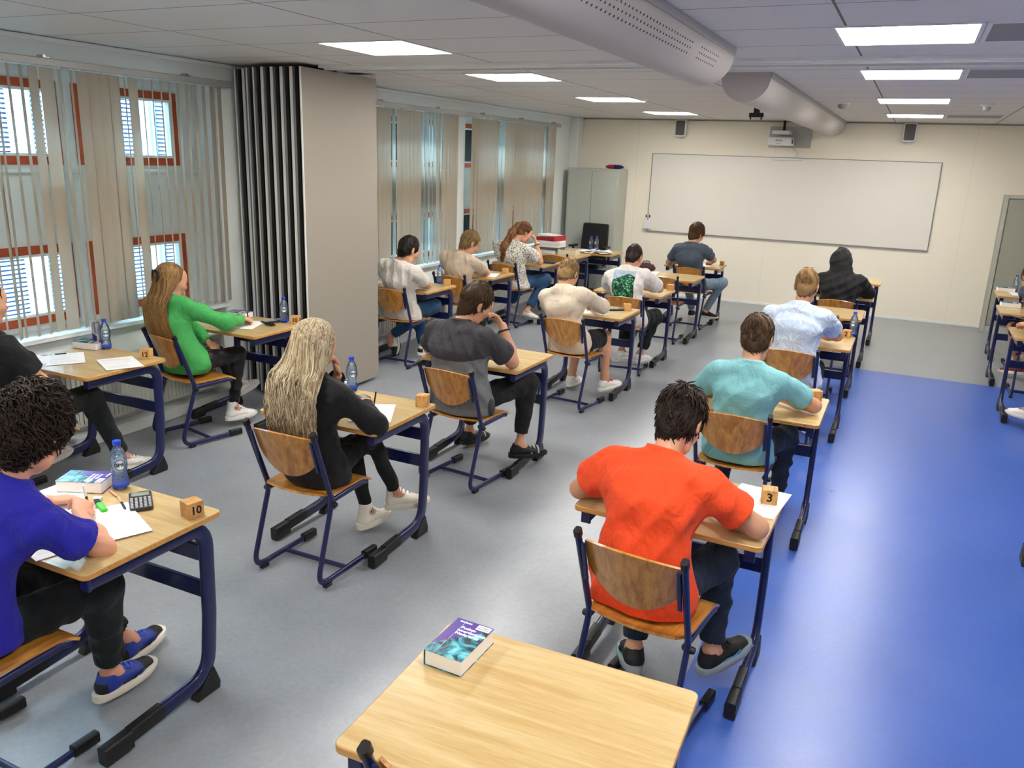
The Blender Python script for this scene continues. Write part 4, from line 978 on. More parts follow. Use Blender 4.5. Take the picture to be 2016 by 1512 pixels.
mat('eye_white', 'e8e4e0', .2); mat('eye_iris', '2b1d14', .2)

# ---------- head, hair
def head_frame(look, roll=0.):
    f = nz(look); up0 = V3(0, 0, 1) if abs(f[2]) < .97 else V3(0, 1, 0); r = nz(np.cross(f, up0)); u = np.cross(r, f)
    if roll: r, u = math.cos(roll)*r+math.sin(roll)*u, -math.sin(roll)*r+math.cos(roll)*u
    return np.stack([r, f, u], 1)           # columns right, forward, up
def add_head(S, c, R, k=.006):
    P = lambda x, y, z: c+R@V3(x, y, z)
    S.ell(P(0, -.012, .032), (.075, .096, .088), R); S.ell(P(0, .03, -.03), (.06, .062, .085), R)
    S.cap(P(-.035, .035, -.085), P(.035, .035, -.085), .026, .026); S.cap(P(0, .066, -.098), P(0, .07, -.098), .017, .017)
    S.ell(P(0, .058, .045), (.06, .038, .045), R)
    S.cap(P(-.04, .072, .022), P(.04, .072, .022), .015, .015)
    S.cap(P(0, .09, .012), P(0, .112, -.03), .0085, .013, k=.004); S.cap(P(-.012, .098, -.036), P(.012, .098, -.036), .008, .008, k=.004)
    S.cap(P(-.02, .089, -.062), P(.02, .089, -.062), .0075, .0075, k=.004); S.cap(P(-.016, .087, -.073), P(.016, .087, -.073), .008, .008, k=.004)
    for s in (-1, 1):
        S.cap(P(s*.047, .06, -.02), P(s*.04, .07, -.03), .022, .02)
        er = R@np.array([[math.cos(.35), -s*math.sin(.35)*1, 0], [s*math.sin(.35), math.cos(.35), 0], [0, 0, 1]])
        S.ell(P(s*.079, -.012, -.002), (.0085, .019, .031), er, k=.004); S.cap(P(s*.077, .0, -.026), P(s*.077, -.002, -.03), .008, .007, k=.004)
        S.carve(P(s*.031, .101, .006), P(s*.033, .1, .006), .013, .013)
def eyes(par, c, R, org):
    for s in (-1, 1):
        p = c+R@V3(s*.032, .079, .004)-org; b = MB(); q = Matrix([[*R[i], p[i]] for i in range(3)]+[[0, 0, 0, 1]])
        b.lathe([(.012*math.sin(math.pi*i/8)+1e-4, -.012*math.cos(math.pi*i/8)) for i in range(9)], 12, q @ Matrix.Rotation(-math.pi/2, 4, 'X')); nf = len(b.f)
        b.cur = 1; b.lathe([(.0055, .0105), (.0048, .0122), (.001, .0126)], 12, q @ Matrix.Rotation(-math.pi/2, 4, 'X')); b.build('eye', ['eye_white', 'eye_iris'], par)
class Locks:
    def __init__(s): s.v = []; s.f = []; s.n = 0
    def add(s, pts, r0, r1=.001, seg=4, flat=1.):
        P = np.array(pts); T = np.gradient(P, axis=0); T /= np.linalg.norm(T, axis=1)[:, None]+1e-9; m = len(P)
        ref = V3(.3, .2, .9); U = np.cross(T, ref); U /= np.linalg.norm(U, axis=1)[:, None]+1e-9; W = np.cross(T, U)
        tt = np.linspace(0, 1, m); rr = (r0*(1-.15*tt)*(1-tt**4)+r1)*np.minimum(1, .45+tt*4)
        for k in range(seg):
            a = 2*math.pi*k/seg; s.v.append(P+(U*math.cos(a)+W*math.sin(a)*flat)*rr[:, None])
        i = np.arange(m-1); b = s.n
        for k in range(seg):
            k2 = (k+1) % seg; s.f.append(np.stack([b+k*m+i, b+k2*m+i, b+k2*m+i+1, b+k*m+i+1], 1))
        s.f.append(np.array([[b+m-1, b+m+m-1, b+2*m+m-1, b+(seg-1)*m+m-1]])); s.n += seg*m
SK_C, SK_R = V3(0, -.012, .032), V3(.075, .096, .088)
def on_scalp(d, lift):                        # head-local point on the scalp in direction d
    d = nz(d); return SK_C+d*(1/np.linalg.norm(d/(SK_R+lift)))
def in_hair(p, c=.012, nape=-.085):
    q = .75*p[1]-.66*p[2]
    return q < c and p[2] > nape and not (abs(p[0]) > .06 and p[2] < -.015 and p[1] > -.03)
def short_hair(par, c, R, org, m, res, thick=.014, length=.035, n=220, mess=.4, curl=0., seed=1, nape=-.098, fringe=.0, sides=1.):
    r = np.random.default_rng(seed); S = Solid(res, .006)
    P = lambda x, y, z: c+R@V3(x, y, z)
    t = thick
    S.ell(P(0, -.014, .036), (.075+t*.55*sides, .096+t*.9, .088+t), R); S.ell(P(0, -.052, -.035), (.058+t*.4, .040+t*.6, .062), R)
    nn = R@nz((0, .75, -.66)); S.cut(P(0, .012/.75+.006+fringe, 0), nn); nk = c+R@V3(0, -.03, -.06)+(NECK[0]-(c+R@V3(0, -.03, -.06)))*.45; S.cap(P(0, -.05, -.03), nk, .050+t*.35, .047+t*.15)
    for s_ in (-1, 1): S.carve(P(s_*.095, .018, -.035), P(s_*.095, -.002, -.01), .034, .026)
    rr = r.normal(size=(6, 3))*60
    S.noise = lambda Q: .0022*sum(np.sin(((Q-c)@k_)) for k_ in rr)/2.2
    vs, fs = S.mesh(); o = np_obj('hair', vs, fs, m, par, origin=org)
    L = Locks(); crown = V3(0, -.05, .12); k = 0; tries = 0; n = int(n*(4.5 if not curl else 7)); length = length*(1.25 if not curl else 1)
    while k < n and tries < n*20:
        tries += 1; i_ = r.integers(len(vs)); p0 = (vs[i_]-c)@R
        if p0[1] > -.03 and .75*p0[1]-.66*p0[2] > .016+fringe*.8: continue
        nrm = nz((p0-SK_C)/((SK_R+(0, 0, .02))**2))
        if p0[2] < -.05 and p0[1] > -.03: continue
        k += 1; p0 = p0-nrm*.003; fl = p0-crown; fl = fl-nrm*(fl@nrm)
        if np.linalg.norm(fl) < .02: fl = r.normal(size=3); fl -= nrm*(fl@nrm)
        fl = nz(nz(fl)+V3(0, 0, -.35)+mess*(.42 if not curl else .7)*r.normal(size=3)); fl = nz(fl-nrm*(fl@nrm)); l = length*r.uniform(.6, 1.25); side = np.cross(nrm, fl)
        pts = []; up = r.uniform(.12, .5)*mess*(1 if p0[2] > .05 else .45)+.08; ph = r.uniform(0, 6)
        for j in range(6):
            u = j/5; q = p0+fl*l*u+nrm*(l*up*u-(l*u)**2/(.17 if p0[2] > 0 else .6))
            if curl: q = q+side*curl*math.sin(ph+u*7)+nrm*curl*(1+math.cos(ph+u*7))*.7
            pts.append(c+R@q-org)
        L.add(pts, r.uniform(.0014, .0028)*(1.1 if curl else 1))
    return o, L, m, par
def fin(o, L):                                # merge the locks into the hair mesh
    me = o.data; nv = len(me.vertices); a = np.empty(nv*3, np.float32); me.vertices.foreach_get('co', a); nf = len(me.polygons); b = np.empty(nf*4, np.int32); me.loops.foreach_get('vertex_index', b)
    vs = np.concatenate([a.reshape(-1, 3)]+L.v); fs = np.concatenate([b.reshape(-1, 4)]+[f+nv for f in L.f])
    m2 = list(me.materials); par = o.parent; nm = o.name; bpy.data.objects.remove(o); bpy.data.meshes.remove(me)
    return np_obj('hair', vs, fs, m2, par)

# ---------- hands
HAND = dict(rest=((.35, .45, .3), .35, 0.), write=((.75, .95, .6), .6, .5), fist=((1.25, 1.5, 1.0), .7, .3), flat=((.12, .15, .1), .15, 0.), cheek=((.5, .7, .5), .3, .1))
def add_hand(S, w, d, n, side, style, k=.0035, sc=1.):
    d = nz(d); n = nz(V3(n)-d*(V3(n)@d)); t = nz(side*np.cross(d, n)); (c1, c2, c3), tc, th = HAND[style]   # t: thumb side
    S.cap(w+d*.012*sc, w+d*.068*sc, .016*sc, .0145*sc, u=t, wa=1.7, wb=2.5, k=.006)
    def seg(p, a, L, r0, r1):
        q = p+(d*math.cos(a)-n*math.sin(a))*L; S.cap(p, q, r0, r1, k=k); return q
    for i, (o, L) in enumerate(((.030, .070), (.010, .079), (-.010, .074), (-.029, .058))):
        a = c1*(1+.08*i); p = w+(d*(.078-abs(i-1.2)*.004)+t*o)*sc
        for r0, r1, f, aa in ((.0095, .0085, .45, 0), (.0085, .0078, .31, c2), (.0078, .0065, .24, c3)):
            a += aa if aa else 0; p = seg(p, a, L*f*sc, r0*sc, r1*sc)
    p = w+(d*.022+t*.026)*sc; q = p+nz(d*(.75+th*.2)+t*(.75-th*.5)-n*(.25+tc*.3))*.036*sc; S.cap(p, q, .013*sc, .0105*sc, k=k)
    q2 = q+nz(d*(1.+th*.2)+t*(.15-th*.5)-n*(.3+tc*.4))*.030*sc; S.cap(q, q2, .0100*sc, .0078*sc, k=k)

# ---------- shoes
def shoe(par, ankle, toe_dir, up, org, upper, sole, res, size=.27, high=False, laces=None, slide=False, mark=None, thick=.028, panel=None):
    y = nz(toe_dir); z = nz(V3(up)-y*(V3(up)@y)); x = np.cross(y, z); R = np.stack([x, y, z], 1); L = size
    base = V3(ankle)-z*(.085)-y*(.28*L); P = lambda a, b, c: base+R@V3(a*L, b*L, c)
    S = Solid(res, .008)
    S.cap(P(0, .16, .042), P(0, .30, .05), .030, .033, u=x, wa=1.1, wb=1.1); S.cap(P(0, .30, .05), P(.0, .62, .040), .033, .026, u=x, wa=1.1, wb=1.55); S.cap(P(.0, .62, .036), P(0, .86, .032), .026, .019, u=x, wa=1.55, wb=1.75)
    hh = .135 if high else .085; S.cap(P(0, .20, .05), P(0, .24, hh), .036, .038, u=x, wa=1.02, wb=1.0, plane=(P(0, .24, hh+.01), z))
    S.cut(P(0, 0, thick*.6), -z)
    S.carve(P(0, .24, hh-.005), P(0, .24, hh+.05), .031, .033)
    vs, fs = S.mesh(); mi = None; ups = upper
    if panel:
        ctr = (vs[fs].mean(1)-base)@R; mi = ((ctr[:, 1] > .70*L) & (ctr[:, 1] < .93*L) | (ctr[:, 1] < .13*L) & (ctr[:, 2] < .07)).astype(int); ups = [upper, panel]
    o = np_obj('shoe', vs, fs, ups, par, mi=mi, origin=org)
    out = []
    for i in range(25):
        a = 2*math.pi*i/24; q = math.cos(a); yy = .5+.5*q; w = .5*.36*(math.sin(math.acos(max(-1, min(1, q))))**.62)*(1.0+.16*math.cos((yy-.68)*3)-.05) if 0 < i < 24 and i != 12 else 0
        out.append((w*(1 if a <= math.pi else -1), yy))
    out = out[:-1]; b = MB(); n = len(out)
    rows = [(.0, .93), (.006, .98), (thick*.8, 1.0), (thick, .95)]; vsb = [P(a*s_, (bb-.5)*(.97+.03*s_)+.5, zz+(.014*max(0, bb-.75)*4*(1-zz/thick) if True else 0)) for zz, s_ in rows for a, bb in out]
    b.add([Vector(v-org) for v in vsb], [(r_*n+i, r_*n+(i+1) % n, (r_+1)*n+(i+1) % n, (r_+1)*n+i) for r_ in range(3) for i in range(n)]+[tuple(range(n))[::-1], tuple(range(3*n, 4*n))]); b.build('sole', sole, o, smooth=50)
    if laces:
        b = MB()
        for i in range(5 if high else 4):
            yy = .42+i*.075; zz = .092-.0095*i
            if high: yy = .36+i*.075; zz = .118-.0145*i
            for s_ in (-1, 1):
                a = P(-s_*.085, yy, zz-.012)-org; m_ = P(0, yy+.02, zz+.002)-org; c_ = P(s_*.085, yy+.04, zz-.014)-org; b.tube([a, m_, c_], .0036, 5)
        b.build('laces', laces, o)
    if mark:
        kind, mm = mark; b = MB()
        for s_ in (-1, 1):
            if kind == 'swoosh':
                g = [(.30, .045, .002), (.36, .036, .012), (.44, .036, .014), (.54, .044, .010), (.66, .056, .004)]
                vv = []
                for yy, zz, w_ in g:
                    wid = .030*1.12+.0155*(min(yy, .6)-.3)/.3; 
                    for q in (-w_, w_*.3):
                        z2 = zz+q; xx = wid*math.sqrt(max(.05, 1-((z2-.043)/.040)**2))+.006; vv.append(base+R@V3(s_*xx, yy*L, z2)-org)
                b.add([Vector(v) for v in vv], [((2*i, 2*i+1, 2*i+3, 2*i+2) if s_ > 0 else (2*i, 2*i+2, 2*i+3, 2*i+1)) for i in range(len(g)-1)])
            if kind == 'star':
                cc = base+R@V3(s_*.0385, .26*L, .098)-org; xa = R@V3(s_*.0, 1, 0); M_ = frame_M(Vector(cc), Vector(R@V3(0, s_, 0)), Vector(R@V3(0, 0, 1)))
                pts = [((.0105 if i % 2 == 0 else .0045)*math.sin(math.pi*i/5), (.0105 if i % 2 == 0 else .0045)*math.cos(math.pi*i/5)) for i in range(10)]; b.prism(pts, -.001, .0012, M_)
                ri = [(.0165*math.cos(a), .0165*math.sin(a)) for a in np.linspace(0, 2*math.pi, 25)]; b.tube([M_ @ Vector((p[0], p[1], 0)) for p in ri], .0012, 4)
            if kind == 'stripes':
                for q in (0, 1, 2):
                    pa = [base+R@V3(.045*math.sin(a), (.55+q*.09)*L, .026+.045*math.cos(a)) for a in np.linspace(-1.45, 1.45, 9)]; b.sweep([Vector(p-org) for p in pa], rrect(.0055, .0016, .0008), side=Vector(R[:, 1]))
        b.build('side_mark', mm, o, smooth=0)
    if kind_ok(mark) and False: pass
    return o
def kind_ok(m): return m is not None

# ---------- seated person
def seated(label, name='person', chair=(0, 0), hip=None, neck=None, head=None, look=(0, .7, -.7), roll=0., shr=None, sw=1., bulk=1., res=.008, skin_='skin_light',
           elbR=None, wriR=None, elbL=None, wriL=None, handR='write', handL='rest', hdR=None, hdL=None, hnR=(0, 0, 1), hnL=(0, 0, 1),
           kneeR=None, kneeL=None, ankR=None, ankL=None, toeR=(0, 1, 0), toeL=(0, 1, 0), upR=(0, 0, 1), upL=(0, 0, 1),
           shirt='tee', scol='cloth', sleeve=.55, hem=.52, famp=.004, seed=1, slouch=.028, pants='long', pcol='denim', pfrac=.93, loose=1.,
           hair=None, shoes=None, extras=None, watch=None):
    cx, cy = chair; hip = V3(hip if hip is not None else (cx, cy+.19, .56)); neck = V3(neck); hc = V3(head); org = V3(cx, cy+.2, 0)
    hip = hip+V3(0, .035, 0); neck = neck+V3(0, .01, 0); up = nz(neck-hip); rt = nz(shr if shr is not None else (1, 0, 0)); rt = nz(rt-up*(rt@up)); fw = np.cross(up, rt)
    mid = lambda t: hip+(neck-hip)*t-fw*slouch*math.sin(math.pi*t)
    P1, P2, P3 = mid(.30), mid(.68), mid(.90); sh = {s: P3+rt*s*.158*sw+fw*.012-up*.012 for s in (-1, 1)}
    kR = V3(kneeR if kneeR is not None else (hip[0]+.12, hip[1]+.42, .53)); kL = V3(kneeL if kneeL is not None else (hip[0]-.12, hip[1]+.42, .53))
    aR = V3(ankR if ankR is not None else (kR[0]+.01, kR[1]-.06, .11)); aL = V3(ankL if ankL is not None else (kL[0]-.01, kL[1]-.10, .11))
    def arm(s, e, w, default):
        S_ = sh[s]; e = V3(e); d = e-S_; l = np.linalg.norm(d); e = S_+d/l*np.clip(l, .25, .30); w = V3(w); d = w-e; l = np.linalg.norm(d); w = e+d/l*np.clip(l, .22, .26); return e, w
    eR, wR = arm(1, elbR if elbR is not None else (hip[0]+.33, neck[1]+.12, .80), wriR if wriR is not None else (hip[0]+.12, neck[1]+.28, .785), 1)
    eL, wL = arm(-1, elbL if elbL is not None else (hip[0]-.33, neck[1]+.12, .80), wriL if wriL is not None else (hip[0]-.12, neck[1]+.28, .785), -1)
    root = thing(name, label, 'person', tuple(org))
    R = head_frame(look, roll)
    # body
    B = Solid(res, .010); add_head(B, hc, R)
    hb = hc+R@V3(0, -.028, -.055)
    B.cap(neck-up*.02, hb, .048, .045); B.cap(hc+R@V3(0, -.02, -.03), hb, .046, .046)
    B.cap(neck, neck-up*.02+rt*.11, .038, .034); B.cap(neck, neck-up*.02-rt*.11, .038, .034)
    t_ = .8*bulk; B.cap(hip, P1, .085*t_, .08*t_, u=rt, wa=1.4, wb=1.35); B.cap(P1, P2, .08*t_, .09*t_, u=rt, wa=1.35, wb=1.5); B.cap(P2, P3, .09*t_, .055, u=rt, wa=1.5, wb=2.0)
    for s, e, w, st, hd, hn in ((1, eR, wR, handR, hdR, hnR), (-1, eL, wL, handL, hdL, hnL)):
        g = .5+.5*bulk; B.cap(sh[s], e, .044*g, .036*g); B.cap(e, e+(w-e)*.35, .036*g, .038*g); B.cap(e+(w-e)*.35, w, .037*g, .024*g)
        d = nz(hd) if hd is not None else nz(w-e); add_hand(B, w, d, hn, s, st)
    for k_, a_ in ((kR, aR), (kL, aL)):
        lf = 1. if pants == 'short' else .5; B.cap(hip+rt*(.07 if k_ is kR else -.07), k_, .062*lf, .045*lf); B.cap(k_, k_+(a_-k_)*.35-fw*.01*lf, .046*lf, .052*lf); B.cap(k_+(a_-k_)*.35-fw*.01*lf, k_+(a_-k_)*.85, .05*lf, .033*lf); B.cap(k_+(a_-k_)*.85, a_, .034*min(1, lf+.15), .032)
        tdir = toeR if k_ is kR else toeL; B.cap(a_-V3(0, 0, .0), a_-V3(0, 0, .045)+nz(tdir)*.05, .034, .028)
    vs, fs = B.mesh(); body = np_obj('body', vs, fs, skin_, root, origin=org)
    eyes(root, hc, R, org)
    # shirt
    g = bulk; T = Solid(max(res, .0065), .018)
    lo = hip+V3(0, .01, -.05)
    T.cap(lo, P1, .128*g, .106*g, u=rt, wa=1.52, wb=1.38); T.cap(P1, P2, .104*g, .104*g, u=rt, wa=1.38, wb=1.5); T.cap(P2, P3+up*.0, .108*g, .066, u=rt, wa=1.48, wb=2.1)
    T.cap(hip-rt*.08-up*.02, hip+rt*.08-up*.02, .106*(.6+.4*g), .106*(.6+.4*g)); T.cap(neck-up*.045, neck-up*.035+rt*.1, .052, .045); T.cap(neck-up*.045, neck-up*.035-rt*.1, .052, .045); cn = nz(up+fw*.35); cp = neck+up*.030+fw*.01; T.cap(neck-up*.06, neck+up*.06+fw*.012, .066, .058, plane=(cp, cn)); T.fade.append((cp, cn))
    for s, e, w in ((1, eR, wR), (-1, eL, wL)):
        if shirt == 'tee':
            c_ = sh[s]+(e-sh[s])*(sleeve+.12); d = nz(e-sh[s]); T.fade.append((c_, d)); T.cap(sh[s], c_+d*.05, .060*(.6+.4*g), .066*(.5+.5*g)*loose, plane=(c_, d)); T.carve(c_-d*.035, c_+d*.04, .045*(.5+.5*g)+.003, .055*(.5+.5*g)*loose)
        else:
            wq = w+(e-w)*.02; d = nz(w-e); T.cap(sh[s], e, .062*(.6+.4*g), .054*(.6+.4*g)); T.fade.append((wq, d)); T.cap(e, wq+d*.03, .054*(.6+.4*g), .040, plane=(wq, d)); T.carve(wq-d*.02, wq+d*.04, .030, .034)
    T.cut((0, 0, hem), (0, 0, -1)); T.noise = folds(seed, famp)
    if shirt == 'hood':
        T.ell(hc+R@V3(0, -.02, .03), (.104, .126, .120), R); T.cap(hc+R@V3(0, -.03, .12), hc+R@V3(0, -.01, .155), .06, .02); T.cap(neck-up*.03, hc+R@V3(0, -.045, -.03), .085, .098, u=rt, wa=1.25, wb=1.0)
        T.sub = []; T.carve(hc+R@V3(0, .03, .0), hc+R@V3(0, .25, -.02), .08, .10)
        for s, e, w in ((1, eR, wR), (-1, eL, wL)): d = nz(w-e); wq = w+(e-w)*.02; T.carve(wq-d*.02, wq+d*.04, .030, .034)
    vs, fs = T.mesh(); so_ = np_obj('shirt', vs, fs, scol, root, origin=org)
    if shirt != 'hood':
        b = MB(); pr = np.cross(rt, cn); rr_ = .0575+.004
        b.sweep([Vector(cp-cn*.005+rt*rr_*math.cos(a)+pr*rr_*math.sin(a)-org) for a in np.linspace(0, 2*math.pi, 29)], circ(.0075, .005, 8), side=Vector(cn), caps=False); b.build('collar', scol, so_, smooth=60)
    # trousers
    Q = Solid(max(res, .0065), .014); hl, hr = hip-rt*.075-up*.03, hip+rt*.075-up*.03
    Q.cap(hl+V3(0, .01, 0), hr+V3(0, .01, 0), .082*(.6+.4*g), .082*(.6+.4*g)); Q.cap(hip+V3(0, .03, 0), hip+V3(0, .03, 0)+up*.02, .065*g, .06*g, u=rt, wa=1.4, wb=1.35)
    for h_, k_, a_ in ((hr, kR, aR), (hl, kL, aL)):
        gg = .6+.4*g
        if pants == 'long':
            Q.cap(h_, k_, .084*gg, .062*gg*loose); c_ = k_+(a_-k_)*pfrac; d = nz(a_-k_); Q.cap(k_, c_+d*.03, .060*gg*loose, .043*loose, plane=(c_, d)); Q.fade.append((c_, d)); Q.carve(c_-d*.02, c_+d*.04, .043*loose-.006, .043*loose-.004)
        else:
            c_ = h_+(k_-h_)*.80; d = nz(k_-h_); Q.cap(h_, c_+d*.05, .092*gg, .082*gg, plane=(c_, d)); Q.fade.append((c_, d)); Q.carve(c_-d*.03, c_+d*.04, .066, .070)
    Q.noise = folds(seed+50, .0035, .06); Q.cut((0, 0, .452), (0, 0, -1)) if False else None
    vs, fs = Q.mesh(); np_obj('trousers' if pants == 'long' else 'shorts', vs, fs, pcol, root, origin=org)
    # shoes
    sp = dict(upper='shoe_white', sole='shoe_white', laces='lace_grey'); sp.update(shoes or {})
    for a_, td, uu in ((aR, toeR, upR), (aL, toeL, upL)): shoe(root, a_, td, uu, org, res=max(res*.8, .0055), **sp)
    if hair:
        NECK[0] = neck; kind = hair.get('kind', 'short'); m = hair['m']; kw = {k: v for k, v in hair.items() if k not in ('kind', 'm', 'fn')}
        if kind == 'short': o, L, *_ = short_hair(root, hc, R, org, m, max(res*.7, .005), seed=seed, **kw); fin(o, L)
        if 'fn' in hair: hair['fn'](root, hc, R, org, m, neck, up, rt, fw)
    if extras: extras(root, org, dict(hc=hc, R=R, neck=neck, up=up, rt=rt, fw=fw, hip=hip, wR=wR, eR=eR, wL=wL, eL=eL, sh=sh, P2=P2, P3=P3))
    return root
mat('shoe_white', 'e2dfda', .5, bump=.1, bscale=120); mat('lace_white', 'ffffff', .6); mat('lace_blue', '3f5cc8', .6); mat('lace_grey', '9a9890', .6); mat('shoe_cream', 'ded8c8', .6); mat('shoe_black', '16161a', .6); mat('shoe_blue', '20368f', .5); mat('red_lace', 'c23a34', .6); mat('sky_blue', '4fb3d9', .5); mat('clear_sole', '9aa3a8', .2); mat('shoe_red', '7c1f24', .5); mat('shoe_grey', '8d8c88', .6)
# ------------------------------------------------------------------ long hair
def long_hair(length=.42, spread=1.25, n=260, wave=.008, waves=2.2, az=120, thick=.022, width=.11, lat_off=0., seed=3, depth=.125, res=.006, taper=.8, side=0.):
    def fn(par, c, R, org, m, neck, up, rt, fw):
        r = np.random.default_rng(seed); P = lambda x, y, z: c+R@V3(x, y, z); S = Solid(res, .012)
        S.ell(P(0, -.014, .034), (.075+thick*.5, .096+thick*.62, .088+thick*.7), R); S.ell(P(0, -.055, -.03), (.066+thick*.4, .05+thick*.5, .06), R)
        S.cut(P(0, .026, 0), R@nz((0, .8, -.6)))
        for s_ in (-1, 1): S.carve(P(s_*.12, .09, -.06), P(s_*.12, .05, -.01), .06, .045)
        dn = -up
        def back(L, lat): 
            q = neck+dn*L; return q-fw*(depth+.02*math.sin(min(1, L/.3)*math.pi))+rt*(lat+lat_off)
        q0 = P(0, -.06, -.01); q1 = back(.02, 0)+fw*.02; q2 = back(length*.55, 0)+fw*.004; q3 = back(length*taper, 0)+fw*.006
        vs1, fs1 = S.mesh(); S = Solid(res, .012)
        S.cap(q0, q1, .05, .030, u=rt, wa=1.2, wb=width/.042*.9); S.cap(q1, q2, .030, .016, u=rt, wa=width/.042*.9, wb=width/.021*.85); S.cap(q2, q3, .016, .006, u=rt, wa=width/.021*.85, wb=width/.02*.4)
        rr = r.normal(size=(5, 3))*np.array([70, 70, 12]); S.noise = lambda Q: .0025*sum(np.sin((Q-c)@k_) for k_ in rr)/2
        vs, fs = S.mesh(); vs, fs = np.concatenate([vs1, vs]), np.concatenate([fs1, fs+len(vs1)]); o = np_obj('hair', vs, fs, m, par, origin=org); L = Locks()
        for i in range(n):
            ph = math.radians(r.uniform(-az, az)); a0 = r.uniform(.1, .9) if i > n*.3 else r.uniform(0, .3); pts = []
            for th in np.linspace(a0, 1.75, 6):
                d = (math.sin(ph)*math.sin(th), -math.cos(ph)*math.sin(th), math.cos(th)); pts.append(c+R@on_scalp(d, thick*r.uniform(.85, 1.05)))
            p0 = pts[-1]; lx = ((p0-c)@rt); Le = length*r.uniform(.7, 1.12); lat = max(-width*1.3, min(width*1.3, lx*spread*width/.09*.95+r.normal()*.018)); w1, w2 = r.uniform(0, 6), r.uniform(0, 6); k_ = r.uniform(.7, 1.2)
            z0 = (p0-neck)@up; hang = np.linspace(0, 1, 13)[1:]; dd = r.uniform(-.004, .018)
            for t in hang:
                L_ = -z0+(Le+z0)*t; b_ = back(max(L_, -.05), lat)-fw*dd; s = min(1, t*2.6)**.8; lin_ = p0+dn*((Le+z0)*t); q = lin_*(1-s)+b_*s
                q = q+rt*wave*k_*math.sin(w1+waves*6.28*t)*min(1, t*2)-fw*wave*.7*k_*math.cos(w2+waves*6.28*t)*min(1, t*2); pts.append(q)
            L.add([p-org for p in pts], r.uniform(.0024, .0046), flat=.7)
        fin(o, L)
    return fn
def pony(par, c, R, org, m, neck, up, rt, fw, res=.007):
    r = np.random.default_rng(5); P = lambda x, y, z: c+R@V3(x, y, z); S = Solid(res, .01)
    S.ell(P(0, -.016, .036), (.082, .108, .099), R); S.ell(P(0, -.055, -.02), (.064, .05, .055), R); S.cut(P(0, .024, 0), R@nz((0, .8, -.6)))
    for s_ in (-1, 1): S.carve(P(s_*.10, .03, -.04), P(s_*.10, .01, -.01), .04, .03)
    vs1, fs1 = S.mesh(); S = Solid(res, .01)
    t0 = P(0, -.120, .045); S.cap(P(0, -.09, .04), t0, .035, .024)
    KP = [t0, t0*.6+(neck-fw*.13-rt*.03+up*.02)*.4-fw*.02, neck-fw*.155-rt*.045-up*.03, neck-fw*.16-rt*.06-up*.20]
    def path(t): t = min(.999, max(0, t))*3; i = int(t); return KP[i]+(KP[i+1]-KP[i])*(t-i)
    S.cap(KP[0], KP[1], .028, .045); S.cap(KP[1], KP[2], .045, .045); S.cap(KP[2], KP[3], .045, .016)
    rr = r.normal(size=(6, 3))*70; S.noise = lambda Q: .005*sum(np.sin((Q-c)@k_) for k_ in rr)/2.2
    vs, fs = S.mesh(); vs, fs = np.concatenate([vs1, vs]), np.concatenate([fs1, fs+len(vs1)]); o = np_obj('hair', vs, fs, m, par, origin=org); L = Locks()
    for i in range(300):
        d = nz(r.normal(size=3)); p = on_scalp(d, .014)
        if not in_hair(p, .02, -.06): continue
        tgt = V3(0, -.12, .045); pts = []
        for t in np.linspace(0, .8, 6):
            q = p+(tgt-p)*t; dd = q-SK_C; e = np.linalg.norm(dd/(SK_R+.014)); q = SK_C+dd/min(1, e) if e < 1 else q; pts.append(c+R@q-org)
        L.add(pts, .003)
    for i in range(420):
        a = r.uniform(0, 6.28); rad = r.uniform(.2, 1); ph = r.uniform(0, 6.28); ln = r.uniform(.2, .34); pts = []
        for t in np.linspace(0, 1, 16):
            env = .02+.04*math.sin(min(1, t*1.3)*math.pi*.75); q = path(t*ln/.34); q = q+(rt*math.cos(a)*rad+fw*math.sin(a)*rad)*env*(1.1-.7*t)
            q = q+(rt*math.cos(ph+t*16)+fw*math.sin(ph+t*16))*.009; pts.append(q-org)
        L.add(pts, .003)
    fin(o, L)

# ------------------------------------------------------------------ cloth with patterns (in each person's own coordinates)
cloth('orange_cotton', 'ee4c1c', .05); cloth('teal_cotton', '7db9be', .04); cloth('royal_cotton', '2220a0', .05); cloth('black_cloth', '0d0d11', .1); cloth('denim_dark', '1a2536', .25, 30); cloth('black_denim', '0d1416', .2, 20)
cloth('green_knit', '44a656', .06); cloth('cream_knit', 'cfc0ab', .04); cloth('white_cotton', 'cdc6bd', .03); cloth('beige_cotton', 'c9b69e', .03); cloth('slate_cotton', '454f5e', .08, 12); cloth('blue_jeans', '1f4468', .35, 25); cloth('pale_jeans', '74889a', .2, 18); cloth('black_leggings', '0a0a0d', .05); cloth('white_tee', 'dcd8d4', .03); cloth('leather', '0c0c0f', .05, rough=.45); cloth('hood_black', '0e0e11', .05); cloth('dark_shorts', '121319', .08)
def obj_xyz(nt): tc = N(nt, 'ShaderNodeTexCoord'); sp = N(nt, 'ShaderNodeSeparateXYZ'); nt.links.new(tc.outputs['Object'], sp.inputs[0]); return tc, sp
def patched(name, base):
    m = _M[base].copy(); m.name = name; _M[name] = m; nt = m.node_tree; b = nt.nodes['Principled BSDF']; return m, nt, b
m, nt, b = patched('two_tone', 'white_cotton'); tc, sp = obj_xyz(nt)
zz = math_(nt, 'ADD', sp.outputs[2], math_(nt, 'MULTIPLY', sp.outputs[1], -.25)); k = math_(nt, 'GREATER_THAN', zz, .865)
k2 = math_(nt, 'GREATER_THAN', math_(nt, 'ABSOLUTE', math_(nt, 'ADD', sp.outputs[0], 0.03)), .245); k = math_(nt, 'MAXIMUM', k, k2)
n1 = N(nt, 'ShaderNodeTexNoise', i_Scale=160., i_Detail=2.); nt.links.new(tc.outputs['Object'], n1.inputs['Vector'])
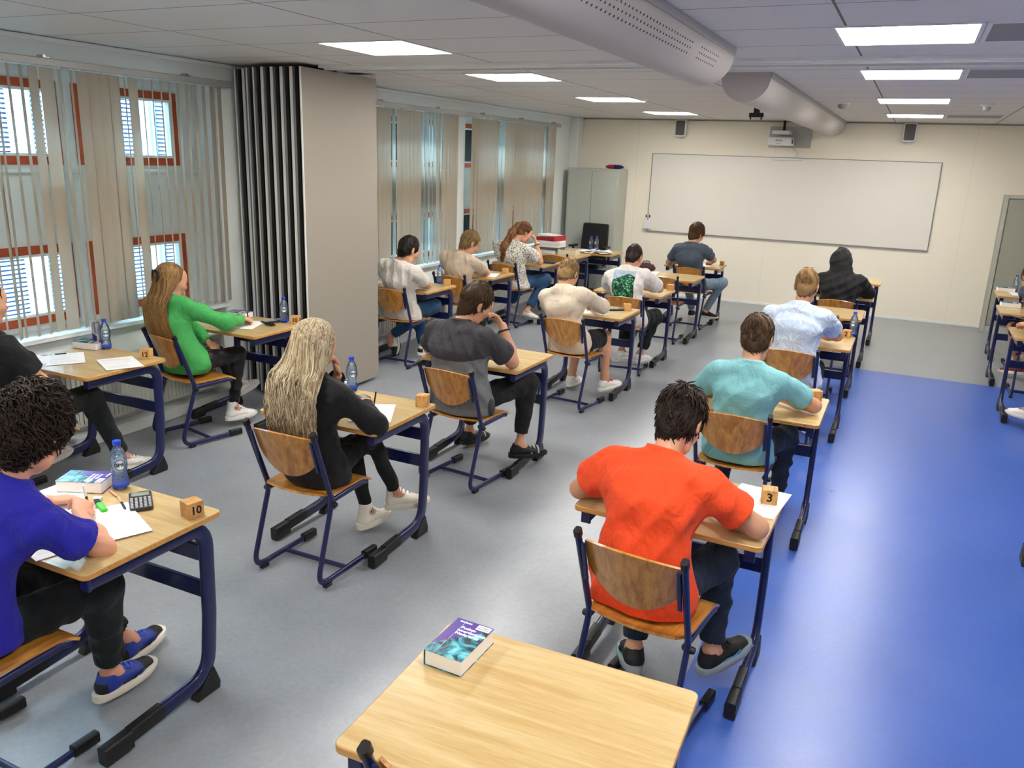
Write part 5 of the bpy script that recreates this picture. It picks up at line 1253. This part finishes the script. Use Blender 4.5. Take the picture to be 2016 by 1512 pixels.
nt.links.new(mixc(nt, k, mixc(nt, n1.outputs['Fac'], '5a5d60', '85888a'), '37353a'), b.inputs['Base Color'])
m, nt, b = patched('speckled', 'white_cotton'); tc, sp = obj_xyz(nt); n1 = N(nt, 'ShaderNodeTexNoise', i_Scale=70., i_Detail=2.); nt.links.new(tc.outputs['Object'], n1.inputs['Vector'])
mr = N(nt, 'ShaderNodeMapRange'); mr.inputs[1].default_value = .50; mr.inputs[2].default_value = .58; nt.links.new(n1.outputs['Fac'], mr.inputs[0]); nt.links.new(mixc(nt, mr.outputs[0], 'ddd8cd', '7c7871'), b.inputs['Base Color'])
m, nt, b = patched('palm_print', 'white_cotton'); tc, sp = obj_xyz(nt)
mp = N(nt, 'ShaderNodeMapping'); nt.links.new(tc.outputs['Object'], mp.inputs['Vector']); cb_ = N(nt, 'ShaderNodeCombineXYZ'); sp2 = N(nt, 'ShaderNodeSeparateXYZ'); nt.links.new(mp.outputs[0], sp2.inputs[0]); nt.links.new(sp2.outputs[0], cb_.inputs[0]); nt.links.new(sp2.outputs[2], cb_.inputs[1])
v = N(nt, 'ShaderNodeTexVoronoi', i_Scale=6.5, voronoi_dimensions='2D'); nt.links.new(cb_.outputs[0], v.inputs['Vector'])
df = N(nt, 'ShaderNodeVectorMath', operation='SUBTRACT'); nt.links.new(cb_.outputs[0], df.inputs[0]); nt.links.new(v.outputs['Position'], df.inputs[1]); s3 = N(nt, 'ShaderNodeSeparateXYZ'); nt.links.new(df.outputs[0], s3.inputs[0])
an = math_(nt, 'ARCTAN2', s3.outputs[1], s3.outputs[0]); sepc = N(nt, 'ShaderNodeSeparateColor'); nt.links.new(v.outputs['Color'], sepc.inputs[0])
sw_ = math_(nt, 'ADD', math_(nt, 'MULTIPLY', an, 4.5), math_(nt, 'MULTIPLY', sepc.outputs[0], 6)); sw_ = math_(nt, 'ADD', sw_, math_(nt, 'MULTIPLY', v.outputs['Distance'], 3.))
a_ = math_(nt, 'ABSOLUTE', math_(nt, 'SINE', sw_)); leaf = math_(nt, 'LESS_THAN', a_, math_(nt, 'SUBTRACT', .42, math_(nt, 'MULTIPLY', v.outputs['Distance'], .6)))
leaf = math_(nt, 'MULTIPLY', leaf, math_(nt, 'LESS_THAN', v.outputs['Distance'], .55)); nt.links.new(mixc(nt, leaf, 'b9c8de', 'e9f0f5'), b.inputs['Base Color'])
m, nt, b = patched('picture_tee', 'white_tee'); tc, sp = obj_xyz(nt)
ix = math_(nt, 'LESS_THAN', math_(nt, 'ABSOLUTE', math_(nt, 'ADD', sp.outputs[0], .055)), .112); iz = math_(nt, 'LESS_THAN', math_(nt, 'ABSOLUTE', math_(nt, 'SUBTRACT', sp.outputs[2], .865)), .155); g_ = N(nt, 'ShaderNodeNewGeometry'); sn = N(nt, 'ShaderNodeSeparateXYZ'); nt.links.new(g_.outputs['Normal'], sn.inputs[0])
mask = math_(nt, 'MULTIPLY', math_(nt, 'MULTIPLY', ix, iz), math_(nt, 'LESS_THAN', sp.outputs[1], .12))
n1 = N(nt, 'ShaderNodeTexNoise', i_Scale=19., i_Detail=3., i_Distortion=3.); nt.links.new(tc.outputs['Object'], n1.inputs['Vector'])
cr = N(nt, 'ShaderNodeValToRGB'); e = cr.color_ramp.elements; e[0].position = .36; e[0].color = (*lin('202226'), 1); e[1].position = .66; e[1].color = (*lin('9fe0b8'), 1)
for p_, c_ in ((.47, '1a3a2c'), (.53, '24704d'), (.6, '3aa06a')): x_ = e.new(p_); x_.color = (*lin(c_), 1)
nt.links.new(n1.outputs['Fac'], cr.inputs[0]); skyk = math_(nt, 'GREATER_THAN', math_(nt, 'ADD', sp.outputs[2], math_(nt, 'MULTIPLY', math_(nt, 'ABSOLUTE', math_(nt, 'SUBTRACT', sp.outputs[0], -.01)), .45)), .995)
nt.links.new(mixc(nt, mask, 'dcd8d4', mixc(nt, skyk, cr.outputs[0], 'a9bccb')), b.inputs['Base Color'])

# ------------------------------------------------------------------ the students
def strap(root, org, w, e, m='ink', r=.0315, name='wristband'):
    d = nz(w-e); q = w-d*.03; u = nz(np.cross(d, V3(.2, .1, 1))); v_ = np.cross(d, u); b = MB(); pts = [Vector(q+(u*math.cos(a)+v_*math.sin(a))*r-org) for a in np.linspace(0, 2*math.pi, 17)]
    b.tube(pts, .0055, 6); b.build(name, m, root)
# 1 orange
seated('boy in an orange-red t-shirt bent over the desk marked 3', chair=(-.70, 2.46), hip=(-.71, 2.68, .56), neck=(-.70, 2.80, 1.005), head=(-.685, 2.955, 1.115), look=(.02, .64, -.77), sw=1.12, bulk=1.05, res=.0062, skin_='skin_light',
    elbR=(-.345, 2.86, .80), wriR=(-.57, 2.99, .80), elbL=(-1.03, 2.89, .80), wriL=(-.80, 3.03, .80), handR='write', handL='rest', scol='orange_cotton', seed=3, hem=.466, famp=.0045, slouch=.04, shr=(1, -.09, 0),
    kneeR=(-.50, 3.08, .53), ankR=(-.475, 3.00, .165), toeR=(.52, .80, .22), kneeL=(-.80, 3.05, .52), ankL=(-.775, 2.92, .125), toeL=(-.42, .86, -.18), upL=(0, 0, 1), pcol='denim_dark', pfrac=.90, loose=1.12,
    hair=dict(m='hair_dark', thick=.020, length=.042, n=420, mess=.9), shoes=dict(upper='shoe_black', sole='clear_sole', laces='shoe_black', mark=('swoosh', 'sky_blue'), thick=.034, size=.29))
# 2 teal
seated('boy in a teal t-shirt leaning over a desk, seen from behind', chair=(-.71, 4.25), hip=(-.70, 4.46, .56), neck=(-.68, 4.47, 1.0), head=(-.68, 4.60, 1.135), look=(-.02, .75, -.6), sw=1.08, bulk=1.0, res=.0075, elbR=(-.335, 4.62, .80), wriR=(-.57, 4.72, .80), elbL=(-.97, 4.60, .80), wriL=(-.82, 4.78, .80),
    scol='teal_cotton', seed=8, hem=.466, pcol='denim_dark', kneeR=(-.48, 4.88, .53), ankR=(-.50, 4.92, .12), slouch=.035, hair=dict(m='hair_brown', thick=.018, length=.04, n=260, mess=.6), sleeve=.6)
# 3 floral
seated('boy in a pale blue palm-print shirt, seen from behind', chair=(-.66, 6.05), hip=(-.64, 6.26, .56), neck=(-.66, 6.33, 1.06), head=(-.635, 6.43, 1.205), look=(.0, .85, -.5), sw=1.18, bulk=1.08, res=.008, elbR=(-.36, 6.62, .80), wriR=(-.58, 6.74, .80), elbL=(-.96, 6.60, .80), wriL=(-.78, 6.78, .80),
    scol='palm_print', seed=12, hem=.466, pcol='denim_dark', hair=dict(m='hair_light_brown', thick=.014, length=.028, n=220, mess=.4), shoes=dict(laces='shoe_white'), loose=1.1)
# 4 hood
seated('person in a black hoodie with the hood up', chair=(-.57, 8.76), hip=(-.56, 8.97, .56), neck=(-.57, 9.10, 1.0), head=(-.60, 9.22, 1.10), look=(0, .7, -.7), sw=1.2, bulk=1.12, res=.009, elbR=(-.29, 9.36, .80), wriR=(-.50, 9.48, .80), elbL=(-.90, 9.34, .80), wriL=(-.70, 9.5, .80), scol='hood_black', shirt='hood', seed=4, pcol='black_denim', hair=None, name='person')
# 5 boy in royal blue
seated('curly-haired boy in a royal-blue t-shirt writing at the lower-left desk', chair=(-2.54, 1.13), hip=(-2.57, 1.32, .56), neck=(-2.42, 1.45, 1.03), head=(-2.405, 1.56, 1.175), look=(-.28, .72, -.62), sw=.98, bulk=.92, res=.0055, skin_='skin_warm', shr=(.97, .15, .05),
    elbR=(-2.27, 1.615, .795), wriR=(-2.485, 1.735, .80), hdR=(-.62, .72, .25), hnR=(.55, .1, .75), handR='write', elbL=(-2.78, 1.58, .80), wriL=(-2.72, 1.74, .79), scol='royal_cotton', seed=5, hem=.480, famp=.004,
    kneeR=(-2.42, 1.74, .53), ankR=(-2.50, 1.80, .115), toeR=(-.05, 1, .0), kneeL=(-2.70, 1.76, .52), ankL=(-2.62, 1.98, .115), toeL=(-.22, .98, 0), pcol='black_denim', pfrac=.84, loose=1.15, 
    hair=dict(m='hair_dark', thick=.032, length=.05, n=420, mess=.8, curl=.008, fringe=.03, nape=-.075), shoes=dict(upper='shoe_blue', sole='shoe_cream', laces='lace_blue', panel='shoe_black', mark=('swoosh', 'shoe_black'), thick=.03, size=.29))

# 6 blonde
seated('girl with long wavy blonde hair in a black jacket, legs crossed', chair=(-2.52, 2.80), hip=(-2.51, 3.01, .56), neck=(-2.475, 2.985, 1.01), head=(-2.50, 3.05, 1.145), look=(.12, .88, -.42), sw=.92, bulk=.88, res=.0058, shirt='long', scol='black_cloth', seed=6, hem=.462, famp=.003,
    elbR=(-2.235, 3.13, .80), wriR=(-2.40, 3.325, .80), hnR=(0, -.1, 1), handR='write', elbL=(-2.60, 3.27, .80), wriL=(-2.455, 3.17, .985), hdL=(-.05, -.1, .95), hnL=(.5, .8, 0), handL='cheek',
    kneeR=(-2.44, 3.42, .60), ankR=(-2.40, 3.60, .205), toeR=(.80, .55, .12), kneeL=(-2.56, 3.42, .52), ankL=(-2.50, 3.46, .125), toeL=(.12, .99, 0), pcol='black_leggings', pfrac=.90, loose=.82,
    hair=dict(kind='long', m='hair_blond', fn=long_hair(length=.27, spread=1.1, n=2300, wave=.012, waves=2.0, az=118, width=.10, lat_off=-.02, depth=.115, thick=.022)), shoes=dict(upper='shoe_cream', sole='shoe_cream', laces='lace_white', high=True, mark=('star', 'ink'), thick=.034, size=.26))
# 7 grey
seated('broad boy in a two-tone grey t-shirt resting his head on his hand', chair=(-2.45, 4.21), hip=(-2.46, 4.42, .57), neck=(-2.47, 4.42, 1.03), head=(-2.41, 4.53, 1.155), look=(.45, .72, -.5), roll=-.12, sw=1.25, bulk=1.22, res=.0068, shr=(.98, -.14, -.05),
    elbR=(-2.165, 4.58, .80), wriR=(-2.25, 4.60, 1.02), hdR=(-.55, -.15, .8), hnR=(.6, .6, .3), handR='cheek', elbL=(-2.80, 4.62, .80), wriL=(-2.60, 4.72, .80), scol='two_tone', seed=7, hem=.466, famp=.005, sleeve=.62,
    kneeR=(-2.17, 4.84, .60), ankR=(-2.19, 4.80, .165), toeR=(.72, .68, 0), kneeL=(-2.60, 4.88, .54), ankL=(-2.68, 4.98, .12), toeL=(.3, .95, 0), pcol='black_cloth', pfrac=.80, loose=1.05,
    hair=dict(m='hair_brown', thick=.017, length=.04, n=300, mess=.5, nape=-.095), shoes=dict(upper='shoe_black', sole='shoe_black', laces=None, mark=('stripes', 'shoe_white'), thick=.03, size=.28), extras=lambda r, o, d: strap(r, o, d['wR'], d['eR'], 'ink', .036))
# 8 cream
seated('boy in a cream sweatshirt and black shorts writing, bare legs', chair=(-2.48, 6.16), hip=(-2.50, 6.37, .56), neck=(-2.56, 6.36, 1.0), head=(-2.565, 6.47, 1.115), look=(.02, .65, -.72), sw=1.12, bulk=1.0, res=.008, shirt='long', scol='cream_knit', seed=9, hem=.466, shr=(.98, -.1, -.04),
    elbR=(-2.26, 6.70, .81), wriR=(-2.46, 6.84, .80), elbL=(-2.82, 6.68, .80), wriL=(-2.66, 6.86, .80), kneeR=(-2.30, 6.80, .55), ankR=(-2.27, 6.76, .155), toeR=(.42, .88, .08), kneeL=(-2.56, 6.84, .53), ankL=(-2.63, 6.86, .12), toeL=(.05, 1, 0), pants='short', pcol='dark_shorts',
    hair=dict(m='hair_dark_blond', thick=.015, length=.035, n=220, mess=.5), shoes=dict(laces='red_lace', size=.29))
# 9 picture tee
seated('boy in a white t-shirt with a green jungle picture on the back', chair=(-2.41, 7.56), hip=(-2.42, 7.76, .56), neck=(-2.47, 7.80, 1.02), head=(-2.435, 7.89, 1.135), look=(.02, .75, -.62), sw=1.1, bulk=.98, res=.0085, scol='picture_tee', seed=10, hem=.462, famp=.003, loose=1.2, sleeve=.7, shr=(.99, .08, -.06),
    elbR=(-2.18, 8.10, .80), wriR=(-2.42, 8.18, .80), elbL=(-2.74, 8.06, .80), wriL=(-2.60, 8.24, .80), kneeR=(-2.24, 8.14, .52), ankR=(-2.34, 8.04, .13), toeR=(.3, .9, 0), ankL=(-2.55, 8.08, .13), toeL=(.4, .9, .0), pcol='black_denim', pfrac=.85, hair=dict(m='hair_dark', thick=.010, length=.018, n=200, mess=.3), shoes=dict(laces='shoe_white'))
# 10 slate
seated('boy in a slate-blue t-shirt and pale jeans at the front middle desk', chair=(-2.45, 10.28), hip=(-2.45, 10.48, .56), neck=(-2.48, 10.40, 1.06), head=(-2.44, 10.50, 1.19), look=(.35, .75, -.45), sw=1.12, bulk=1.0, res=.009, scol='slate_cotton', seed=11, hem=.475,
    elbR=(-2.20, 10.78, .81), wriR=(-2.34, 10.95, .80), elbL=(-2.78, 10.56, .80), wriL=(-2.66, 10.80, .80), kneeR=(-2.10, 10.76, .57), ankR=(-2.30, 10.80, .17), toeR=(.98, -.1, .0), kneeL=(-2.58, 10.86, .52), ankL=(-2.52, 11.0, .12), pcol='pale_jeans',
    hair=dict(m='hair_brown', thick=.022, length=.045, n=220, mess=.6), shoes=dict(upper='shoe_black', sole='shoe_white', laces='shoe_black'))
cloth('lap_grey', 'a9a69f', .05)
def lapshell(root, org, d):  # pale grey shell over the lap and left thigh
    S_ = Solid(.009, .012); a = V3(-4.60, 2.92, .565); S_.cap(a, V3(-4.655, 3.10, .55), .092, .086); S_.cap(V3(-4.56, 2.86, .58), V3(-4.42, 2.88, .58), .085, .08); S_.noise = folds(90, .004); S_.cut((0, 3.12, 0), (-.1, 1, 0)); S_.cut((0, 0, .50), (.4, 0, -1))
    vs, fs = S_.mesh(); np_obj('lap_patch', vs, fs, 'lap_grey', root, origin=org)
# 11 man in black
seated('man in a black t-shirt, arms in his lap, facing forward at the left edge', chair=(-4.42, 2.56), hip=(-4.47, 2.76, .57), neck=(-4.42, 2.62, 1.07), head=(-4.405, 2.68, 1.21), look=(.05, .97, -.12), sw=1.12, bulk=1.05, res=.0062, scol='black_cloth', seed=13, hem=.475, sleeve=.62, skin_='skin_light',
    elbR=(-4.20, 2.80, .78), wriR=(-4.42, 2.90, .67), hdR=(-.8, .5, -.1), elbL=(-4.70, 2.80, .78), wriL=(-4.52, 2.94, .68), hdL=(.8, .5, -.1), kneeR=(-4.36, 3.20, .56), ankR=(-4.34, 3.38, .12), toeR=(.5, .85, 0), kneeL=(-4.66, 3.16, .54), ankL=(-4.70, 3.12, .175), toeL=(-.20, .95, .05), pcol='black_denim', pfrac=.92, loose=1.1,
    hair=dict(m='hair_dark', thick=.014, length=.02, n=260, mess=.4, fringe=.05), shoes=dict(laces='shoe_white', mark=('swoosh', 'shoe_cream')), extras=lapshell)
# 12 green
def clip(root, org, d):
    c, R = d['hc'], d['R']; b = MB()
    for s in (-1, 1):
        pts = [Vector(c+R@V3(s*x, y, z)-org) for x, y, z in ((.006, -.135, .055), (.03, -.125, .045), (.04, -.115, .01), (.028, -.118, -.025))]; b.sweep(pts, rrect(.011, .004, .003), radii=[.8, 1, 1, .5])
        for k in range(4):
            p = Vector(c+R@V3(s*(.034-.004*k), -.120, .035-.018*k)-org); b.tube([p, p+Vector(R@V3(-s*.02, .012, -.008))], .003, 5)
    b.build('hair_clip', 'dark_plastic', root, smooth=40)
seated('girl in a bright green sweater with long light-brown hair held by a claw clip', chair=(-4.56, 3.92), hip=(-4.58, 4.13, .57), neck=(-4.66, 4.10, .995), head=(-4.675, 4.17, 1.125), look=(.28, .92, -.25), sw=.92, bulk=.9, res=.0065, shirt='long', scol='green_knit', seed=14, hem=.480, famp=.005, shr=(.96, .05, -.1),
    elbR=(-4.34, 4.35, .83), wriR=(-4.44, 4.58, .81), hdR=(-.15, .95, .0), handR='write', elbL=(-4.76, 4.36, .80), wriL=(-4.46, 4.34, .62), handL='rest', kneeR=(-4.42, 4.52, .56), ankR=(-4.44, 4.46, .14), toeR=(.30, .95, 0), kneeL=(-4.66, 4.54, .53), ankL=(-4.78, 4.86, .18), toeL=(.2, .9, .3), pcol='leather', pfrac=.88, loose=.85,
    hair=dict(kind='long', m='hair_green_girl', fn=long_hair(length=.26, spread=1.0, n=1500, wave=.003, waves=1.2, az=105, width=.082, lat_off=-.01, depth=.11, thick=.014, seed=8)), shoes=dict(upper='shoe_white', sole='shoe_white', laces='lace_white', high=True, mark=('star', 'ink'), thick=.034, size=.26), extras=clip)
# 13 white
seated('dark-haired boy in a plain white t-shirt just past the partition', chair=(-4.47, 6.56), hip=(-4.46, 6.77, .56), neck=(-4.37, 6.62, 1.035), head=(-4.31, 6.70, 1.16), look=(.25, .8, -.5), sw=1.08, bulk=1.0, res=.0075, scol='white_cotton', seed=15, hem=.462, famp=.005, loose=1.12,
    elbR=(-4.235, 6.93, .80), wriR=(-4.43, 7.02, .80), elbL=(-4.72, 6.9, .80), wriL=(-4.58, 7.06, .80), kneeR=(-4.30, 7.16, .55), ankR=(-4.74, 7.02, .20), toeR=(.35, -.45, -.8), upR=(-.2, -.9, .4), kneeL=(-4.52, 7.18, .52), ankL=(-4.40, 7.12, .12), toeL=(.2, .9, 0), pcol='blue_jeans', hair=dict(m='hair_black', thick=.016, length=.03, n=220, mess=.35), shoes=dict(upper='shoe_white', sole='shoe_white', laces='shoe_black', panel='shoe_black'))
# 14 tan
seated('fair-haired boy in a beige t-shirt writing by the far blinds', chair=(-4.43, 7.68), hip=(-4.44, 7.90, .56), neck=(-4.40, 7.84, 1.01), head=(-4.315, 7.93, 1.13), look=(.4, .7, -.55), sw=1.1, bulk=1.0, res=.0085, scol='beige_cotton', seed=16, hem=.466, loose=1.1,
    elbR=(-4.20, 8.13, .80), wriR=(-4.36, 8.26, .80), elbL=(-4.70, 8.10, .80), wriL=(-4.54, 8.28, .80), kneeR=(-4.32, 8.30, .53), pcol='black_denim', hair=dict(m='hair_dark_blond', thick=.018, length=.04, n=220, mess=.6), shoes=dict(upper='shoe_grey', sole='shoe_white'))
# 15 speckled girl
seated('girl with a curly auburn ponytail and speckled white blouse, hand at her temple', chair=(-4.45, 9.0), hip=(-4.42, 9.22, .56), neck=(-4.40, 9.18, 1.03), head=(-4.31, 9.31, 1.155), look=(.45, .7, -.5), sw=1.1, bulk=1.12, res=.0085, scol='speckled', seed=17, hem=.466, sleeve=.6, loose=1.15,
    elbR=(-4.12, 9.42, .80), wriR=(-4.19, 9.44, 1.03), hdR=(-.3, -.05, .8), hnR=(.7, .3, .3), handR='cheek', elbL=(-4.68, 9.44, .80), wriL=(-4.48, 9.58, .80), kneeR=(-4.12, 9.62, .55), ankR=(-4.26, 9.40, .16), toeR=(.75, -.2, 0), kneeL=(-4.44, 9.66, .54), ankL=(-4.62, 9.62, .15), toeL=(.5, -.2, -.1), pcol='blue_jeans', pfrac=.85,
    hair=dict(kind='long', m='hair_auburn', fn=pony), shoes=dict(laces='shoe_white', sole='shoe_grey'), extras=lambda r, o, d: strap(r, o, d['wR'], d['eR'], 'ink', .031))
# 16-18 right-hand edge
seated('person with brown hair bent low over the farthest desk at the right edge', chair=(1.36, 10.1), hip=(1.46, 10.3, .56), neck=(1.36, 10.40, .92), head=(1.26, 10.46, .985), look=(-.1, .7, -.7), res=.009, scol='slate_cotton', seed=18, pcol='black_denim', hair=dict(m='hair_brown', thick=.022, length=.05, n=200, mess=.5), elbR=(1.70, 10.66, .80), elbL=(1.26, 10.64, .80), wriR=(1.52, 10.8, .80), wriL=(1.36, 10.82, .80))
seated('person in dark shorts with a white stripe and red shoes at the second right-edge desk', chair=(1.30, 8.82), hip=(1.30, 9.02, .56), neck=(1.42, 9.05, 1.02), head=(1.45, 9.14, 1.15), look=(0, .8, -.6), res=.009, scol='white_cotton', seed=19, pants='short', pcol='dark_shorts', kneeL=(1.06, 9.40, .60), ankL=(1.22, 9.78, .14), toeL=(-.8, .5, -.1), kneeR=(1.46, 9.42, .52), hair=dict(m='hair_dark', thick=.014, length=.03, n=160, mess=.4), shoes=dict(upper='shoe_red', sole='shoe_white', laces='shoe_white'), elbL=(1.24, 9.28, .80), wriL=(1.36, 9.44, .80), elbR=(1.68, 9.3, .8), wriR=(1.44, 9.46, .8))
def phone(root, org, d): pass
seated('person at the third right-edge desk whose hand holds a phone', chair=(1.33, 7.40), hip=(1.33, 7.62, .56), neck=(1.36, 7.72, 1.02), head=(1.38, 7.84, 1.15), look=(-.2, .8, -.6), res=.009, scol='black_cloth', seed=20, pcol='denim_dark', elbL=(1.20, 7.94, .80), wriL=(1.03, 8.13, .82), hdL=(-.45, .85, .15), handL='write', elbR=(1.62, 7.95, .8), wriR=(1.46, 8.12, .8), kneeL=(1.20, 8.02, .53), ankL=(1.12, 7.82, .17), toeL=(-.7, .6, 0), hair=dict(m='hair_dark', thick=.014, length=.03, n=160, mess=.4), shoes=dict(laces='shoe_grey', sole='shoe_cream'))
ph_ = thing('smartphone', 'dark phone held in the hand at the right-edge desk', 'phone', (.955, 8.24, .862), .5)
b = MB(); b.prism(rrect(.037, .074, .008), 0, .008); b.build('case', 'dark_plastic', ph_, bevel=.002, rot=(.2, 0, 1.2)); b = MB(); b.prism(rrect(.034, .071, .006), .0082, .009); b.build('screen', 'calc_screen', ph_, smooth=0, rot=(.2, 0, 1.2))
# pens in the writing hands
pen((-2.60, 1.86, DZ+.004), (-2.535, 1.80, DZ+.125), 'pen upright in the hand of the boy in royal blue', 'label_white', 'ink')
pen((-2.42, 3.42, DZ+.003), (-2.36, 3.36, DZ+.12), 'dark pen in the blonde girl\'s right hand', 'ink', 'ink')
pen((-4.47, 4.70, DZ+.003), (-4.41, 4.62, DZ+.11), 'dark pen in the green-sweater girl\'s hand', 'ink', 'ink')
pen((-2.36, 11.03, DZ+.004), (-2.30, 10.98, DZ+.15), 'thin pen in the hand of the boy in slate blue', 'ink', 'steel')
pen((-.60, 3.10, DZ+.004), (-.54, 3.06, DZ+.12), 'pen in the hand of the boy in orange', 'ink', 'steel')
bk = thing('backpack', 'small black backpack on the floor beside the curly-ponytail girl\'s desk', 'bag', (-3.98, 9.95, 0))
S_ = Solid(.011, .03); S_.ell((0, 0, .15), (.13, .10, .17)); S_.ell((0, -.08, .10), (.09, .05, .09)); S_.noise = folds(78, .006, .09); S_.cut((0, 0, .002), (0, 0, -1)); vs, fs = S_.mesh(); np_obj('bag_body', vs, fs, 'black_fabric', bk)
b = MB(); b.tube(bend([(-.04, 0, .30), (-.03, 0, .37), (.03, 0, .37), (.04, 0, .30)], .03), .008, 6); b.build('handle', 'black_rubber', bk)
# plastic bag by the partition
S_ = Solid(.012, .03); S_.ell((0, 0, .12), (.14, .12, .13)); S_.ell((.05, -.02, .22), (.08, .07, .09)); S_.noise = folds(77, .02, .09); S_.cut((0, 0, .002), (0, 0, -1)); vs, fs = S_.mesh(); np_obj('bag_body', vs, fs, 'bag_white', pb)
print('SCENE SCRIPT SECONDS', round(time.time()-T0, 1))
